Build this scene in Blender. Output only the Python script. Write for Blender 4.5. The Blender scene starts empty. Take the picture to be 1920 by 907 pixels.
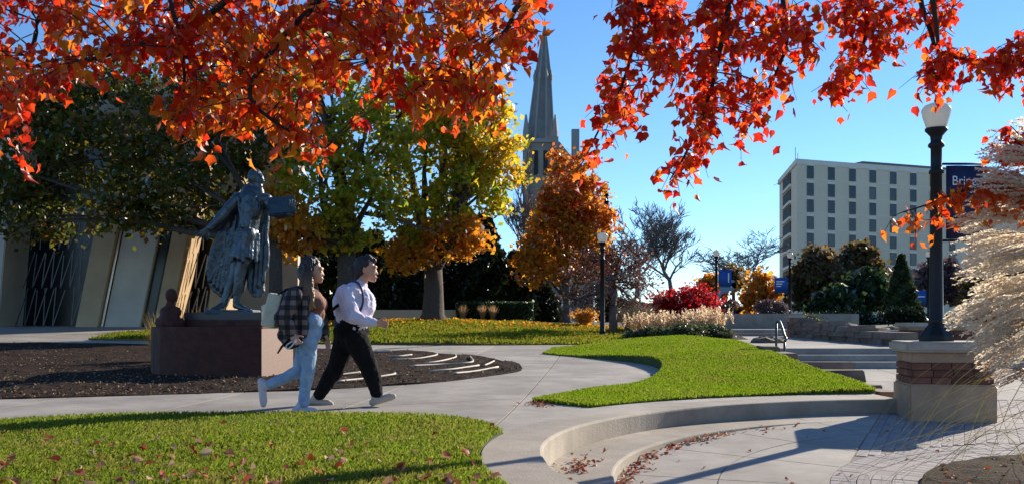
import bpy, bmesh, math, random
import numpy as np
from mathutils import Vector, Matrix, Euler
from mathutils.geometry import delaunay_2d_cdt
from mathutils.kdtree import KDTree
from mathutils import noise as mnoise
R = math.radians
random.seed(7); rng = np.random.default_rng(7)
scene = bpy.context.scene
COL = scene.collection
# ------------------------------------------------------------------ camera, sky, sun, exposure
F, HY, CH = 1800.0, 605.0, 0.93          # focal length in photo pixels, horizon row, eye height above the path
cd = bpy.data.cameras.new('camera'); cam = bpy.data.objects.new('camera', cd); COL.objects.link(cam)
cd.sensor_width = 36; cd.lens = F/1920*36; cd.shift_y = (HY-453.5)/1920
cd.clip_start = 0.05; cd.clip_end = 6000
cam.location = (0, 0, CH); cam.rotation_euler = (R(90), 0, 0)
scene.camera = cam
SUN_AZ, SUN_EL = 46.0, 22.0              # degrees clockwise from +Y, and above the horizon
w = bpy.data.worlds.new('World'); scene.world = w; w.use_nodes = True
nt = w.node_tree; bg = nt.nodes['Background']
sky = nt.nodes.new('ShaderNodeTexSky'); sky.sky_type = 'NISHITA'; sky.sun_disc = False
sky.sun_elevation = R(SUN_EL); sky.sun_rotation = R(SUN_AZ)
sky.air_density = 1.0; sky.dust_density = 0.0; sky.ozone_density = 5.0; sky.altitude = 1500
hs = nt.nodes.new('ShaderNodeHueSaturation'); hs.inputs['Saturation'].default_value = 1.05
nt.links.new(sky.outputs[0], hs.inputs['Color']); nt.links.new(hs.outputs[0], bg.inputs[0]); bg.inputs[1].default_value = 0.112
sl = bpy.data.lights.new('sun', 'SUN'); sl.energy = 5.0; sl.angle = R(0.5); sl.color = (1, .89, .72)
so = bpy.data.objects.new('sun', sl); COL.objects.link(so)
sd = Vector((math.sin(R(SUN_AZ))*math.cos(R(SUN_EL)), math.cos(R(SUN_AZ))*math.cos(R(SUN_EL)), math.sin(R(SUN_EL))))
so.rotation_euler = sd.to_track_quat('Z', 'Y').to_euler(); so.location = (30, 30, 25)
vs = scene.view_settings; vs.view_transform = 'Standard'; vs.look = 'None'; vs.gamma = 1; vs.exposure = 0.78
scene.render.engine = 'CYCLES'; scene.cycles.max_bounces = 10; scene.cycles.diffuse_bounces = 6; scene.cycles.transmission_bounces = 10; scene.cycles.transparent_max_bounces = 6
scene.cycles.use_denoising = True

# ------------------------------------------------------------------ helpers: materials
def mat(name, col, rough=.8, var=.15, scale=6., bump=.0, bscale=40., metal=0., spec=.5, col2=None, coord='Object', stain=0.):
    m = bpy.data.materials.new(name); m.use_nodes = True
    n = m.node_tree.nodes; L = m.node_tree.links.new; b = n['Principled BSDF']
    b.inputs['Roughness'].default_value = rough; b.inputs['Metallic'].default_value = metal
    b.inputs['Specular IOR Level'].default_value = spec
    tc = n.new('ShaderNodeTexCoord'); out = tc.outputs[coord]
    no = n.new('ShaderNodeTexNoise'); no.inputs['Scale'].default_value = scale; no.inputs['Detail'].default_value = 6
    no.inputs['Roughness'].default_value = .65
    L(out, no.inputs['Vector'])
    cr = n.new('ShaderNodeValToRGB'); cr.color_ramp.elements[0].position = .3; cr.color_ramp.elements[1].position = .7
    c2 = col2 if col2 else tuple(min(1, c*(1+var)) for c in col)
    c1 = col if col2 else tuple(c*(1-var) for c in col)
    cr.color_ramp.elements[0].color = (*c1, 1); cr.color_ramp.elements[1].color = (*c2, 1)
    L(no.outputs['Fac'], cr.inputs['Fac']); last = cr.outputs['Color']
    if stain:
        n2 = n.new('ShaderNodeTexNoise'); n2.inputs['Scale'].default_value = scale*.22; n2.inputs['Detail'].default_value = 8
        L(out, n2.inputs['Vector'])
        r2 = n.new('ShaderNodeMapRange'); r2.inputs[1].default_value = .35; r2.inputs[2].default_value = .7
        r2.inputs[3].default_value = 1-stain; r2.inputs[4].default_value = 1.0+stain*.3
        L(n2.outputs['Fac'], r2.inputs[0])
        mx = n.new('ShaderNodeMix'); mx.data_type = 'RGBA'; mx.blend_type = 'MULTIPLY'; mx.inputs[0].default_value = 1
        L(last, mx.inputs[6]); L(r2.outputs[0], mx.inputs[7]); last = mx.outputs[2]
    L(last, b.inputs['Base Color'])
    if bump:
        nb = n.new('ShaderNodeTexNoise'); nb.inputs['Scale'].default_value = bscale; nb.inputs['Detail'].default_value = 5
        L(out, nb.inputs['Vector']); bn = n.new('ShaderNodeBump'); bn.inputs['Strength'].default_value = bump
        bn.inputs['Distance'].default_value = .02
        L(nb.outputs['Fac'], bn.inputs['Height']); L(bn.outputs['Normal'], b.inputs['Normal'])
    return m
def leafmat(name, cols, trans=.45, rough=.45, gloss=.03, tboost=1.0, patch=None):
    """a thin leaf: random colour per leaf, light shines through it"""
    m = bpy.data.materials.new(name); m.use_nodes = True
    n = m.node_tree.nodes; L = m.node_tree.links.new
    n.remove(n['Principled BSDF']); o = n['Material Output']
    g = n.new('ShaderNodeNewGeometry'); oi = n.new('ShaderNodeObjectInfo')
    a = n.new('ShaderNodeMath'); a.operation = 'ADD'; L(g.outputs['Random Per Island'], a.inputs[0]); L(oi.outputs['Random'], a.inputs[1])
    f = n.new('ShaderNodeMath'); f.operation = 'FRACT'; L(a.outputs[0], f.inputs[0])
    cr = n.new('ShaderNodeValToRGB'); e = cr.color_ramp.elements
    for i, c in enumerate(cols):
        p = i/max(1, len(cols)-1)
        el = e[i] if i < 2 else e.new(p)
        el.position = p; el.color = (*c, 1)
    L(f.outputs[0], cr.inputs[0]); cout = cr.outputs[0]
    if patch:
        tc = n.new('ShaderNodeTexCoord'); pn = n.new('ShaderNodeTexNoise'); pn.inputs['Scale'].default_value = patch[1]; pn.inputs['Detail'].default_value = 5; pn.inputs['Roughness'].default_value = .7
        L(tc.outputs['Object'], pn.inputs['Vector']); pr = n.new('ShaderNodeMapRange'); pr.inputs[1].default_value = .46; pr.inputs[2].default_value = .72; pr.inputs[4].default_value = patch[2]
        L(pn.outputs['Fac'], pr.inputs[0]); pm = n.new('ShaderNodeMix'); pm.data_type = 'RGBA'; L(pr.outputs[0], pm.inputs[0]); L(cout, pm.inputs[6]); pm.inputs[7].default_value = (*patch[0], 1); cout = pm.outputs[2]
    d = n.new('ShaderNodeBsdfDiffuse'); t = n.new('ShaderNodeBsdfTranslucent'); gl = n.new('ShaderNodeBsdfGlossy'); gl.inputs['Roughness'].default_value = rough
    gm = n.new('ShaderNodeMix'); gm.data_type = 'RGBA'; gm.blend_type = 'MULTIPLY'; gm.inputs[0].default_value = 1
    gm.inputs[7].default_value = (tboost, tboost, tboost, 1)
    L(cout, d.inputs[0]); L(cout, gm.inputs[6]); L(gm.outputs[2], t.inputs[0])
    m1 = n.new('ShaderNodeMixShader'); m1.inputs[0].default_value = trans; L(d.outputs[0], m1.inputs[1]); L(t.outputs[0], m1.inputs[2])
    fr = n.new('ShaderNodeFresnel'); fr.inputs[0].default_value = 1.4
    fm = n.new('ShaderNodeMath'); fm.operation = 'MULTIPLY'; fm.inputs[1].default_value = gloss*6; L(fr.outputs[0], fm.inputs[0])
    m2 = n.new('ShaderNodeMixShader'); L(fm.outputs[0], m2.inputs[0]); L(m1.outputs[0], m2.inputs[1]); L(gl.outputs[0], m2.inputs[2])
    L(m2.outputs[0], o.inputs[0])
    return m
def plain(name, col, rough=.5, metal=0., spec=.5, trans=0.):
    m = bpy.data.materials.new(name); m.use_nodes = True; b = m.node_tree.nodes['Principled BSDF']
    b.inputs['Base Color'].default_value = (*col, 1); b.inputs['Roughness'].default_value = rough
    b.inputs['Metallic'].default_value = metal; b.inputs['Specular IOR Level'].default_value = spec
    b.inputs['Transmission Weight'].default_value = trans
    return m

# ------------------------------------------------------------------ helpers: objects
def tag(o, label=None, cat=None, group=None, kind=None):
    if label: o['label'] = label
    if cat: o['category'] = cat
    if group: o['group'] = group
    if kind: o['kind'] = kind
    return o
def wl(o):
    v = Vector((0, 0, 0))
    while o: v = v+o.location; o = o.parent
    return v
def empty(name, loc, label, cat, group=None):
    o = bpy.data.objects.new(name, None); COL.objects.link(o); o.location = loc; o.empty_display_size = .2
    return tag(o, label, cat, group)
def link(name, me, m=None, parent=None):
    if m and not me.materials: me.materials.append(m)
    o = bpy.data.objects.new(name, me); COL.objects.link(o)
    if parent: o.parent = parent
    return o
def finish(name, me, m=None, parent=None, smooth=False, kind=None):
    """link a mesh given in world coordinates; a child is moved into its parent's frame, a top-level one gets its origin at its base"""
    off = wl(parent) if parent else None
    n = len(me.vertices)
    co = np.empty(n*3, np.float32); me.vertices.foreach_get('co', co); co = co.reshape(-1, 3)
    loc = Vector((0, 0, 0))
    if parent is None and n:
        loc = Vector(((co[:, 0].min()+co[:, 0].max())/2, (co[:, 1].min()+co[:, 1].max())/2, co[:, 2].min())); off = loc
    if off is not None:
        co -= np.array(off, np.float32); me.vertices.foreach_set('co', co.ravel())
    if smooth: me.polygons.foreach_set('use_smooth', [True]*len(me.polygons))
    me.update()
    o = link(name, me, m, parent); o.location = loc
    if kind: o['kind'] = kind
    return o
class MB:
    def __init__(s): s.v = []; s.f = []
    def add(s, vs, fs):
        b = len(s.v); s.v += [tuple(v) for v in vs]; s.f += [tuple(i+b for i in f) for f in fs]; return s
    def box(s, c, d, rz=0, M=None):
        x, y, z = d[0]/2, d[1]/2, d[2]/2
        vs = [Vector((a*x, b*y, e*z)) for a in (-1, 1) for b in (-1, 1) for e in (-1, 1)]
        if M is None: M = Matrix.Rotation(rz, 3, 'Z')
        return s.add([M@v+Vector(c) for v in vs], [(0, 1, 3, 2), (4, 6, 7, 5), (0, 4, 5, 1), (2, 3, 7, 6), (0, 2, 6, 4), (1, 5, 7, 3)])
    def bar(s, a, b, w_, h_):
        a, b = Vector(a), Vector(b); d = b-a
        M = d.to_track_quat('X', 'Z').to_matrix()
        return s.box((a+b)/2, (d.length, w_, h_), M=M)
    def hexa(s, lo, hi):
        """eight corners: four below, four above"""
        n = len(lo)
        return s.add(list(lo)+list(hi), [tuple(range(n-1, -1, -1)), tuple(range(n, 2*n))]+[(i, (i+1) % n, (i+1) % n+n, i+n) for i in range(n)])
    def tube(s, pts, rad, n=6, cap=True):
        pts = [Vector(p) for p in pts]; m = len(pts)
        if not hasattr(rad, '__len__'): rad = [rad]*m
        vs = []; ref = Vector((0.31, 0.2, 0.93))
        for i, p in enumerate(pts):
            t = (pts[min(i+1, m-1)]-pts[max(i-1, 0)])
            if t.length < 1e-9: t = Vector((0, 0, 1))
            t.normalize(); u = t.cross(ref)
            if u.length < .05: u = t.cross(Vector((1, 0, 0)))
            u.normalize(); v = t.cross(u)
            vs += [p+(u*math.cos(2*math.pi*k/n)+v*math.sin(2*math.pi*k/n))*rad[i] for k in range(n)]
        fs = [(i*n+k, i*n+(k+1) % n, (i+1)*n+(k+1) % n, (i+1)*n+k) for i in range(m-1) for k in range(n)]
        if cap: fs += [tuple(range(n-1, -1, -1)), tuple((m-1)*n+k for k in range(n))]
        return s.add(vs, fs)
    def lathe(s, c, prof, n=20):
        c = Vector(c)
        vs = [c+Vector((r*math.cos(2*math.pi*k/n), r*math.sin(2*math.pi*k/n), z)) for r, z in prof for k in range(n)]
        m = len(prof)
        fs = [(i*n+k, i*n+(k+1) % n, (i+1)*n+(k+1) % n, (i+1)*n+k) for i in range(m-1) for k in range(n)]
        fs += [tuple(range(n-1, -1, -1)), tuple((m-1)*n+k for k in range(n))]
        return s.add(vs, fs)
    def ell(s, c, r, rot=None, n=14, m=10):
        c = Vector(c); vs = []; M = rot.to_matrix() if rot else Matrix.Identity(3)
        for i in range(1, m):
            a = math.pi*i/m
            for k in range(n):
                b = 2*math.pi*k/n
                vs.append(c+M@Vector((r[0]*math.sin(a)*math.cos(b), r[1]*math.sin(a)*math.sin(b), r[2]*math.cos(a))))
        vs += [c+M@Vector((0, 0, r[2])), c+M@Vector((0, 0, -r[2]))]
        fs = [(i*n+(k+1) % n, i*n+k, (i+1)*n+k, (i+1)*n+(k+1) % n)[::-1] for i in range(m-2) for k in range(n)]
        T_, B_ = (m-1)*n, (m-1)*n+1
        fs += [(T_, k, (k+1) % n) for k in range(n)]+[(B_, (m-2)*n+(k+1) % n, (m-2)*n+k) for k in range(n)]
        return s.add(vs, fs)
    def cap(s, a, ra, b, rb, n=12):
        """tapered capsule"""
        a, b = Vector(a), Vector(b); d = (b-a)
        if d.length < 1e-6: d = Vector((0, 0, 1e-3))
        t = d.normalized(); pts = []; rr = []
        for k in range(5):
            q = math.pi/2*(1-k/4.); pts.append(a-t*ra*math.sin(q)*.98); rr.append(max(ra*math.cos(q), ra*.05))
        for k in range(5):
            q = math.pi/2*k/4.; pts.append(b+t*rb*math.sin(q)*.98); rr.append(max(rb*math.cos(q), rb*.05))
        return s.tube(pts, rr, n)
    def chain(s, pr, n=12):
        for (p, r), (q, u) in zip(pr, pr[1:]): s.cap(p, r, q, u, n)
        return s
    def mesh(s, name):
        me = bpy.data.meshes.new(name); me.from_pydata(s.v, [], s.f); return me
    def build(s, name, m=None, parent=None, smooth=False, bevel=0., kind=None):
        me = s.mesh(name)
        bm = bmesh.new(); bm.from_mesh(me); bmesh.ops.recalc_face_normals(bm, faces=bm.faces)
        if bevel: bmesh.ops.bevel(bm, geom=bm.edges[:], offset=bevel, segments=2, affect='EDGES', clamp_overlap=True)
        bm.to_mesh(me); bm.free()
        return finish(name, me, m, parent, smooth, kind)
    def fuse(s, name, m, parent=None, voxel=.012, smooth=4, wr=0., fq=(14, 14, 14)):
        """one continuous skin over all the shapes collected"""
        me = s.mesh(name+'_raw'); t = bpy.data.objects.new('t', me); COL.objects.link(t)
        md = t.modifiers.new('r', 'REMESH'); md.mode = 'VOXEL'; md.voxel_size = voxel
        ms = t.modifiers.new('s', 'SMOOTH'); ms.factor = .5; ms.iterations = smooth
        dg = bpy.context.evaluated_depsgraph_get(); me2 = bpy.data.meshes.new_from_object(t.evaluated_get(dg))
        bpy.data.objects.remove(t); bpy.data.meshes.remove(me); me2.name = name
        me2.materials.clear()
        if wr:   # creases of cloth, strands of hair
            n_ = len(me2.vertices); co = np.empty(n_*3, np.float32); nr = np.empty(n_*3, np.float32)
            me2.vertices.foreach_get('co', co); me2.vertex_normals.foreach_get('vector', nr); co = co.reshape(-1, 3); nr = nr.reshape(-1, 3)
            h = np.array([mnoise.noise(p)+.55*(1-2*abs(mnoise.noise(p*2.1+Vector((3, 1, 7)))))-.2 for p in map(Vector, co*np.array(fq))], np.float32)
            me2.vertices.foreach_set('co', (co+nr*(wr*h)[:, None]).ravel())
        return finish(name, me2, m, parent, True)
def nmesh(name, v, f, m=None, parent=None, smooth=False, kind=None):
    """fast mesh from numpy vertices and equal-sized faces"""
    me = bpy.data.meshes.new(name); v = np.asarray(v, np.float32); f = np.asarray(f, np.int32); k = f.shape[1]
    me.vertices.add(len(v)); me.vertices.foreach_set('co', v.ravel())
    me.loops.add(f.size); me.loops.foreach_set('vertex_index', f.ravel())
    me.polygons.add(len(f)); me.polygons.foreach_set('loop_start', np.arange(0, f.size, k, dtype=np.int32))
    me.update(calc_edges=True); me.validate()
    return finish(name, me, m, parent, smooth, kind)

# ------------------------------------------------------------------ the lie of the land
TY = [(-9, [10, 12, 17, 24, 35, 45, 80, 400], [0, .02, .13, .33, .80, .95, 1.1, 1.3]),
      (-3, [10, 12, 17, 24, 34, 45, 80, 400], [0, .02, .13, .33, .98, 1.15, 1.2, 1.3]),
      (4, [10, 12, 17, 24, 30, 36, 45, 80, 400], [0, .02, .13, .38, .5, .7, 1.1, 1.2, 1.3])]
def T(x, y):
    x = np.asarray(x, float); y = np.asarray(y, float)
    a, b, c = [np.interp(y, t[1], t[2]) for t in TY]
    u = np.clip((x+9)/6, 0, 1); v = np.clip((x+3)/7, 0, 1)
    return np.where(x < -3, a*(1-u)+b*u, b*(1-v)+c*v)
def sst(e0, e1, x):
    t = np.clip((np.asarray(x, float)-e0)/(e1-e0), 0, 1); return t*t*(3-2*t)
def LAWN(x, y): return T(x, y)+.33*sst(.9, 4.6, x)*sst(11.4, 17.6, y)
def PZ(x, y): return -0.34+.05*(np.asarray(y, float)-7.57)
def at(px, py, Y): return Vector(((px-960)/F*Y, Y, CH-(py-HY)/F*Y))
def gp(px, py, zf=T, lo=3., hi=300.):
    """the point of the ground seen at a photo pixel"""
    Ys = np.geomspace(lo, hi, 500)
    g = np.asarray(zf((px-960)/F*Ys, Ys))-(CH-(py-HY)/F*Ys); k = int(np.argmax(g > 0))
    if g[k] <= 0: return Vector(((px-960)/F*hi, hi, 0))
    b = float(lerp(Ys[k-1], Ys[k], -g[k-1]/(g[k]-g[k-1]))) if k else lo
    return Vector(((px-960)/F*b, b, float(zf((px-960)/F*b, b))))
def gpoly(pix, zf=T): return [(v.x, v.y) for v in (gp(a, b, zf) for a, b in pix)]
def crv(pts, n=6):
    """smooth open curve through points (Catmull-Rom)"""
    P_ = [Vector(p) for p in pts]; P_ = [P_[0]*2-P_[1]]+P_+[P_[-1]*2-P_[-2]]; out = []
    for i in range(1, len(P_)-2):
        a, b, c, d = P_[i-1:i+3]
        for k in range(n):
            t = k/n; out.append(.5*((2*b)+(c-a)*t+(2*a-5*b+4*c-d)*t*t+(3*b-a-3*c+d)*t**3))
    return out+[P_[-2]]
def lerp(a, b, t): return a+(b-a)*t
def inside(poly, x, y):
    poly = np.asarray(poly); x = np.asarray(x); y = np.asarray(y); r = np.zeros(x.shape, bool); j = len(poly)-1
    for i in range(len(poly)):
        xi, yi = poly[i]; xj, yj = poly[j]
        if yi != yj: r ^= ((yi > y) != (yj > y)) & (x < (xj-xi)*(y-yi)/(yj-yi)+xi)
        j = i
    return r
def sheet_bm(poly, zf, res=.5, depth=0., dz=0.):
    """a ground sheet over an outline, following a height function; depth closes its rim downwards"""
    P_ = [Vector((float(a), float(b))) for a, b in poly]
    A = np.array([[p.x, p.y] for p in P_]); n0 = len(P_)
    gx, gy = np.meshgrid(np.arange(A[:, 0].min()+res*.5, A[:, 0].max(), res), np.arange(A[:, 1].min()+res*.5, A[:, 1].max(), res))
    gx = gx.ravel(); gy = gy.ravel(); k = inside(A, gx, gy)
    pts = P_+[Vector((float(a), float(b))) for a, b in zip(gx[k], gy[k])]
    v, e, f, _, _, _ = delaunay_2d_cdt(pts, [(i, (i+1) % n0) for i in range(n0)], [], 1, 1e-6)
    bm = bmesh.new(); V_ = [bm.verts.new((p.x, p.y, float(zf(p.x, p.y))+dz)) for p in v]
    for t in f:
        try: bm.faces.new([V_[i] for i in t])
        except ValueError: pass
    bmesh.ops.recalc_face_normals(bm, faces=bm.faces)
    if sum(q.normal.z for q in bm.faces) < 0: bmesh.ops.reverse_faces(bm, faces=bm.faces)
    if depth: skirt(bm, depth)
    return bm
def skirt(bm, depth):
    ed = [e for e in bm.edges if len(e.link_faces) == 1]
    r = bmesh.ops.extrude_edge_only(bm, edges=ed)
    for q in r['geom']:
        if isinstance(q, bmesh.types.BMVert): q.co.z -= depth
    bmesh.ops.recalc_face_normals(bm, faces=bm.faces)
def bmobj(bm, name, m=None, parent=None, kind=None, smooth=False):
    me = bpy.data.meshes.new(name); bm.to_mesh(me); bm.free(); return finish(name, me, m, parent, smooth, kind)
def slabs(bm, cuts, gap, depth, name, m, parent):
    """saw a sheet into slabs along lines (point, normal); each slab is an object of its own with open joints"""
    pieces = [bm]
    for (p, nrm) in cuts:
        nx = []
        nrm = Vector((nrm[0], nrm[1], 0)).normalized(); p = Vector((p[0], p[1], 0))
        for b in pieces:
            b2 = b.copy()
            for bb, sgn in ((b, 1), (b2, -1)):
                bmesh.ops.bisect_plane(bb, geom=bb.verts[:]+bb.edges[:]+bb.faces[:], plane_co=p+nrm*gap/2*sgn, plane_no=nrm, clear_inner=sgn > 0, clear_outer=sgn < 0)
                if len(bb.faces): nx.append(bb)
                else: bb.free()
        pieces = nx
    out = []
    for b in pieces:
        # separate islands
        todo = set(b.faces); isl = []
        while todo:
            st = [todo.pop()]; cur = [st[0]]
            while st:
                q = st.pop()
                for e in q.edges:
                    for g in e.link_faces:
                        if g in todo: todo.discard(g); st.append(g); cur.append(g)
            isl.append(cur)
        for cur in isl:
            if sum(q.calc_area() for q in cur) < .01: continue
            nb = bmesh.new(); mp = {}
            for q in cur:
                for v in q.verts:
                    if v not in mp: mp[v] = nb.verts.new(v.co)
                nb.faces.new([mp[v] for v in q.verts])
            skirt(nb, depth); out.append(bmobj(nb, name, m, parent))
        b.free()
    return out
# ------------------------------------------------------------------ materials of the setting
M = {}
M['concrete'] = mat('concrete', (.37, .33, .285), .85, .13, 5., .25, 120., stain=.30)
def per_piece(m, lo, hi):
    """every slab or brick a shade of its own"""
    n = m.node_tree.nodes; L = m.node_tree.links.new; b = n['Principled BSDF']; src = b.inputs['Base Color'].links[0].from_socket
    oi = n.new('ShaderNodeObjectInfo'); mr = n.new('ShaderNodeMapRange'); mr.inputs[3].default_value = lo; mr.inputs[4].default_value = hi; L(oi.outputs['Random'], mr.inputs[0])
    mx = n.new('ShaderNodeMix'); mx.data_type = 'RGBA'; mx.blend_type = 'MULTIPLY'; mx.inputs[0].default_value = 1; L(src, mx.inputs[6]); L(mr.outputs[0], mx.inputs[7]); L(mx.outputs[2], b.inputs['Base Color'])
per_piece(M['concrete'], .86, 1.06)
M['concrete_wall'] = mat('concrete_wall', (.36, .31, .25), .85, .16, 4., .25, 60., stain=.3)
M['joint'] = mat('joint_sand', (.19, .165, .15), .95, .2, 30.)
M['path_joint'] = mat('path_joint', (.06, .055, .05), .95, .2, 30.)
M['paver'] = mat('paver', (.33, .29, .28), .85, .14, 3., .3, 90., stain=.2)
M['soil'] = mat('soil', (.07, .048, .034), .95, .4, 9., .9, 30., stain=.3)
M['mulch'] = mat('mulch', (.045, .027, .018), .95, .45, 14., 1.0, 45., stain=.35, spec=.1)
M['turf'] = mat('turf', (.055, .085, .018), .95, .35, 5., .6, 120., stain=.25)
M['rear_turf'] = mat('rear_turf', (.07, .085, .018), .95, .3, 1.2, .6, 60., col2=(.17, .10, .03))
M['ground'] = mat('ground', (.07, .07, .035), .95, .3, .6, .4, 5.)
M['stone_cap'] = mat('stone_cap', (.46, .39, .31), .8, .12, 8., .25, 60., stain=.2)
M['stone_tan'] = mat('stone_tan', (.46, .30, .19), .85, .14, 7., .3, 60., stain=.25)
M['brick'] = mat('brick', (.19, .07, .042), .85, .2, 10., .35, 70., stain=.3)
per_piece(M['brick'], .7, 1.25); per_piece(M['paver'], .82, 1.12)
M['mortar'] = mat('mortar', (.12, .08, .065), .95, .2, 20.)
M['flag'] = mat('flagstone', (.22, .16, .12), .9, .25, 4., .5, 25., stain=.3)
M['black_metal'] = mat('black_metal', (.010, .010, .012), .5, .2, 20., .05, 80., spec=.35)
M['bark'] = mat('bark', (.075, .055, .042), .95, .35, 14., 1.0, 30.)
M['bark_grey'] = mat('bark_grey', (.10, .085, .075), .95, .3, 12., .8, 30.)
M['bark_dark'] = mat('bark_dark', (.035, .026, .022), .9, .3, 20., .5, 60.)

# ------------------------------------------------------------------ ground sheet to the horizon
CC = Vector((4.9, 6.85)); R1 = 4.68
def base_z(x, y):
    t = T(x, y)-.16-.2*sst(3.5, 5, x)*(1-sst(35, 37, y))
    d = math.hypot(x-CC.x, y-CC.y)
    low = (d < 5.05) or (x > 4.3 and y < 19)
    return -.75 if low else float(t)
xs = sorted(set([-2500, -900, -300, -120, -60, -40, 40, 60, 120, 300, 900, 2500]+[round(-30+.75*i, 3) for i in range(81)]))
ys = sorted(set([-2500, -600, -150, -40, -15, 60, 80, 110, 150, 220, 400, 900, 3000]+[round(-6+.75*i, 3) for i in range(76)]))
gv = [(x, y, base_z(x, y)) for y in ys for x in xs]; nx_ = len(xs)
gf = [(j*nx_+i, j*nx_+i+1, (j+1)*nx_+i+1, (j+1)*nx_+i) for j in range(len(ys)-1) for i in range(nx_-1)]
me = bpy.data.meshes.new('ground'); me.from_pydata(gv, [], gf)
tag(finish('ground', me, M['ground'], smooth=True), kind='structure')

# ------------------------------------------------------------------ outlines (photo pixels turned into ground points)
def arc(r, a0, a1, n=40, c=CC): return [(c.x+r*math.cos(R(a0+(a1-a0)*i/n)), c.y+r*math.sin(R(a0+(a1-a0)*i/n))) for i in range(n+1)]
def v2(c): return [(p.x, p.y) for p in c]
def smooth2(pts, n=5): return v2(crv([(a, b, 0) for a, b in pts], n))
fl_edge = smooth2(gpoly([(-260, 802), (-100, 794), (0, 789), (240, 781), (480, 775.5), (700, 779), (850, 785), (915, 796)]))
FRONT_LAWN = fl_edge+arc(5.13, 166, 232, 30)+[(-3, 1.2), (-9, 1.5), (-13, 6)]
rl_left = smooth2(gpoly([(997, 753), (1035, 743), (1100, 732), (1180, 723), (1225, 712), (1242, 700), (1234, 690), (1200, 681), (1130, 673), (1060, 667), (1018, 663)], T))
rl_far = smooth2([(1.0, 23.0), (2.6, 23.4), (4.0, 22.0), (4.5, 19.5), (4.45, 17.2), (4.5, 15), (4.72, 13.4), (4.66, 12.32)], 4)
RIGHT_LAWN = rl_left+rl_far+arc(5.43, 93, 138, 30)
bed_lo = gpoly([(980, 690), (968, 697), (900, 707), (800, 718), (600, 730), (480, 734), (250, 741), (0, 748), (-160, 752)])
bed_hi = gpoly([(-160, 643), (0, 641), (280, 645), (560, 651), (700, 656), (800, 660), (880, 666), (945, 676), (975, 684)])
BED = smooth2(bed_lo, 4)+smooth2(bed_hi, 4)
REAR_Y = 24.35
# concrete path: two sheets meeting beside the bed's tip
path_top = [(-16, REAR_Y+1.9), (-11, REAR_Y+1.6), (-6.5, REAR_Y+.8), (-2.5, REAR_Y+.1), (0, REAR_Y), (3.2, REAR_Y+.2)]
PATH = fl_edge+arc(5.12, 166, 93, 40)+arc(5.43, 93, 138, 20)+rl_left+[(1.0, 23.0), (2.6, 23.4), (3.2, REAR_Y+.1)]+smooth2(path_top[::-1])+[(bed_hi[0][0], bed_hi[0][1])]+smooth2(bed_hi, 4)+smooth2(bed_lo, 4)+[(-10.5, 10.5)]
path = tag(bmobj(sheet_bm(PATH, T, .8, 0, -.03), 'path', M['path_joint']), kind='structure')
g1, g2 = gp(480, 772), gp(1010, 744)
dirp = Vector((g2.x-g1.x, g2.y-g1.y)).normalized(); nrm = Vector((-dirp.y, dirp.x))
cuts = [((g1.x, g1.y), nrm)]
for X in (-7.4, -5.5, -3.6, -1.75, .1): cuts.append(((X, 11.2), (1, -.10)))
cuts += [((.9, 15.0), (.2, 1)), ((.4, 18.2), (.06, 1)), ((-.2, 21.), (.1, 1))]
slabs(sheet_bm(PATH, T, .7), cuts, .02, .10, 'slab', M['concrete'], path)
# worn kerb band round the bay of the path
tag(bmobj(sheet_bm(FRONT_LAWN, T, .35, .12, .012), 'lawn', M['turf']), kind='structure')
tag(bmobj(sheet_bm(RIGHT_LAWN, LAWN, .35, .25, .012), 'lawn', M['turf']), kind='structure')
def BEDZ(x, y):
    return T(x, y)+.012+.05*np.sin(np.asarray(x)*2.1+np.asarray(y)*1.3)*np.sin(np.asarray(y)*2.7-np.asarray(x))*.4
bedbm = sheet_bm(BED, BEDZ, .22, .15)
for v in bedbm.verts: v.co.z += random.uniform(-.012, .015)
tag(bmobj(bedbm, 'planting_bed', M['mulch']), kind='structure')
REAR_LAWN = [(-12, 27.2), (-9, 26.6), (-6.5, 25.4), (-2.5, 24.6), (0, REAR_Y+.1), (3.0, REAR_Y+.35), (3.6, 26.5), (4.2, 31), (4.0, 36.5), (-2, 38.5), (-6, 38.5), (-12, 36)]
def REARZ(x, y): return T(x, y)+.03+.03*np.sin(np.asarray(x)*.9+.5)*np.sin(np.asarray(y)*.7)
tag(bmobj(sheet_bm(REAR_LAWN, REARZ, .5, .2), 'lawn', M['rear_turf']), kind='structure')
SHRUB_BED = [(3.4, 24.2), (4.3, 22.6), (5.2, 19.2), (6.2, 24), (7.4, 31.5), (7.2, 34), (4.3, 34), (3.6, 28)]
tag(bmobj(sheet_bm(SHRUB_BED, lambda x, y: np.asarray(T(x, y))*0+.30+.02*(np.asarray(y)-19), .5, .4), 'shrub_bed', M['mulch']), kind='structure')
fore = sheet_bm([(-40, 34), (-40, 27.5), (-16, 26.6), (-11, 26.3), (-9.5, 27), (-12.2, 27.6), (-12.4, 36.2), (-9, 37), (-9, 44), (-40, 44)], T, 1.2, .15, -.02)
tag(bmobj(fore, 'forecourt', M['concrete']), kind='structure')

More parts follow.
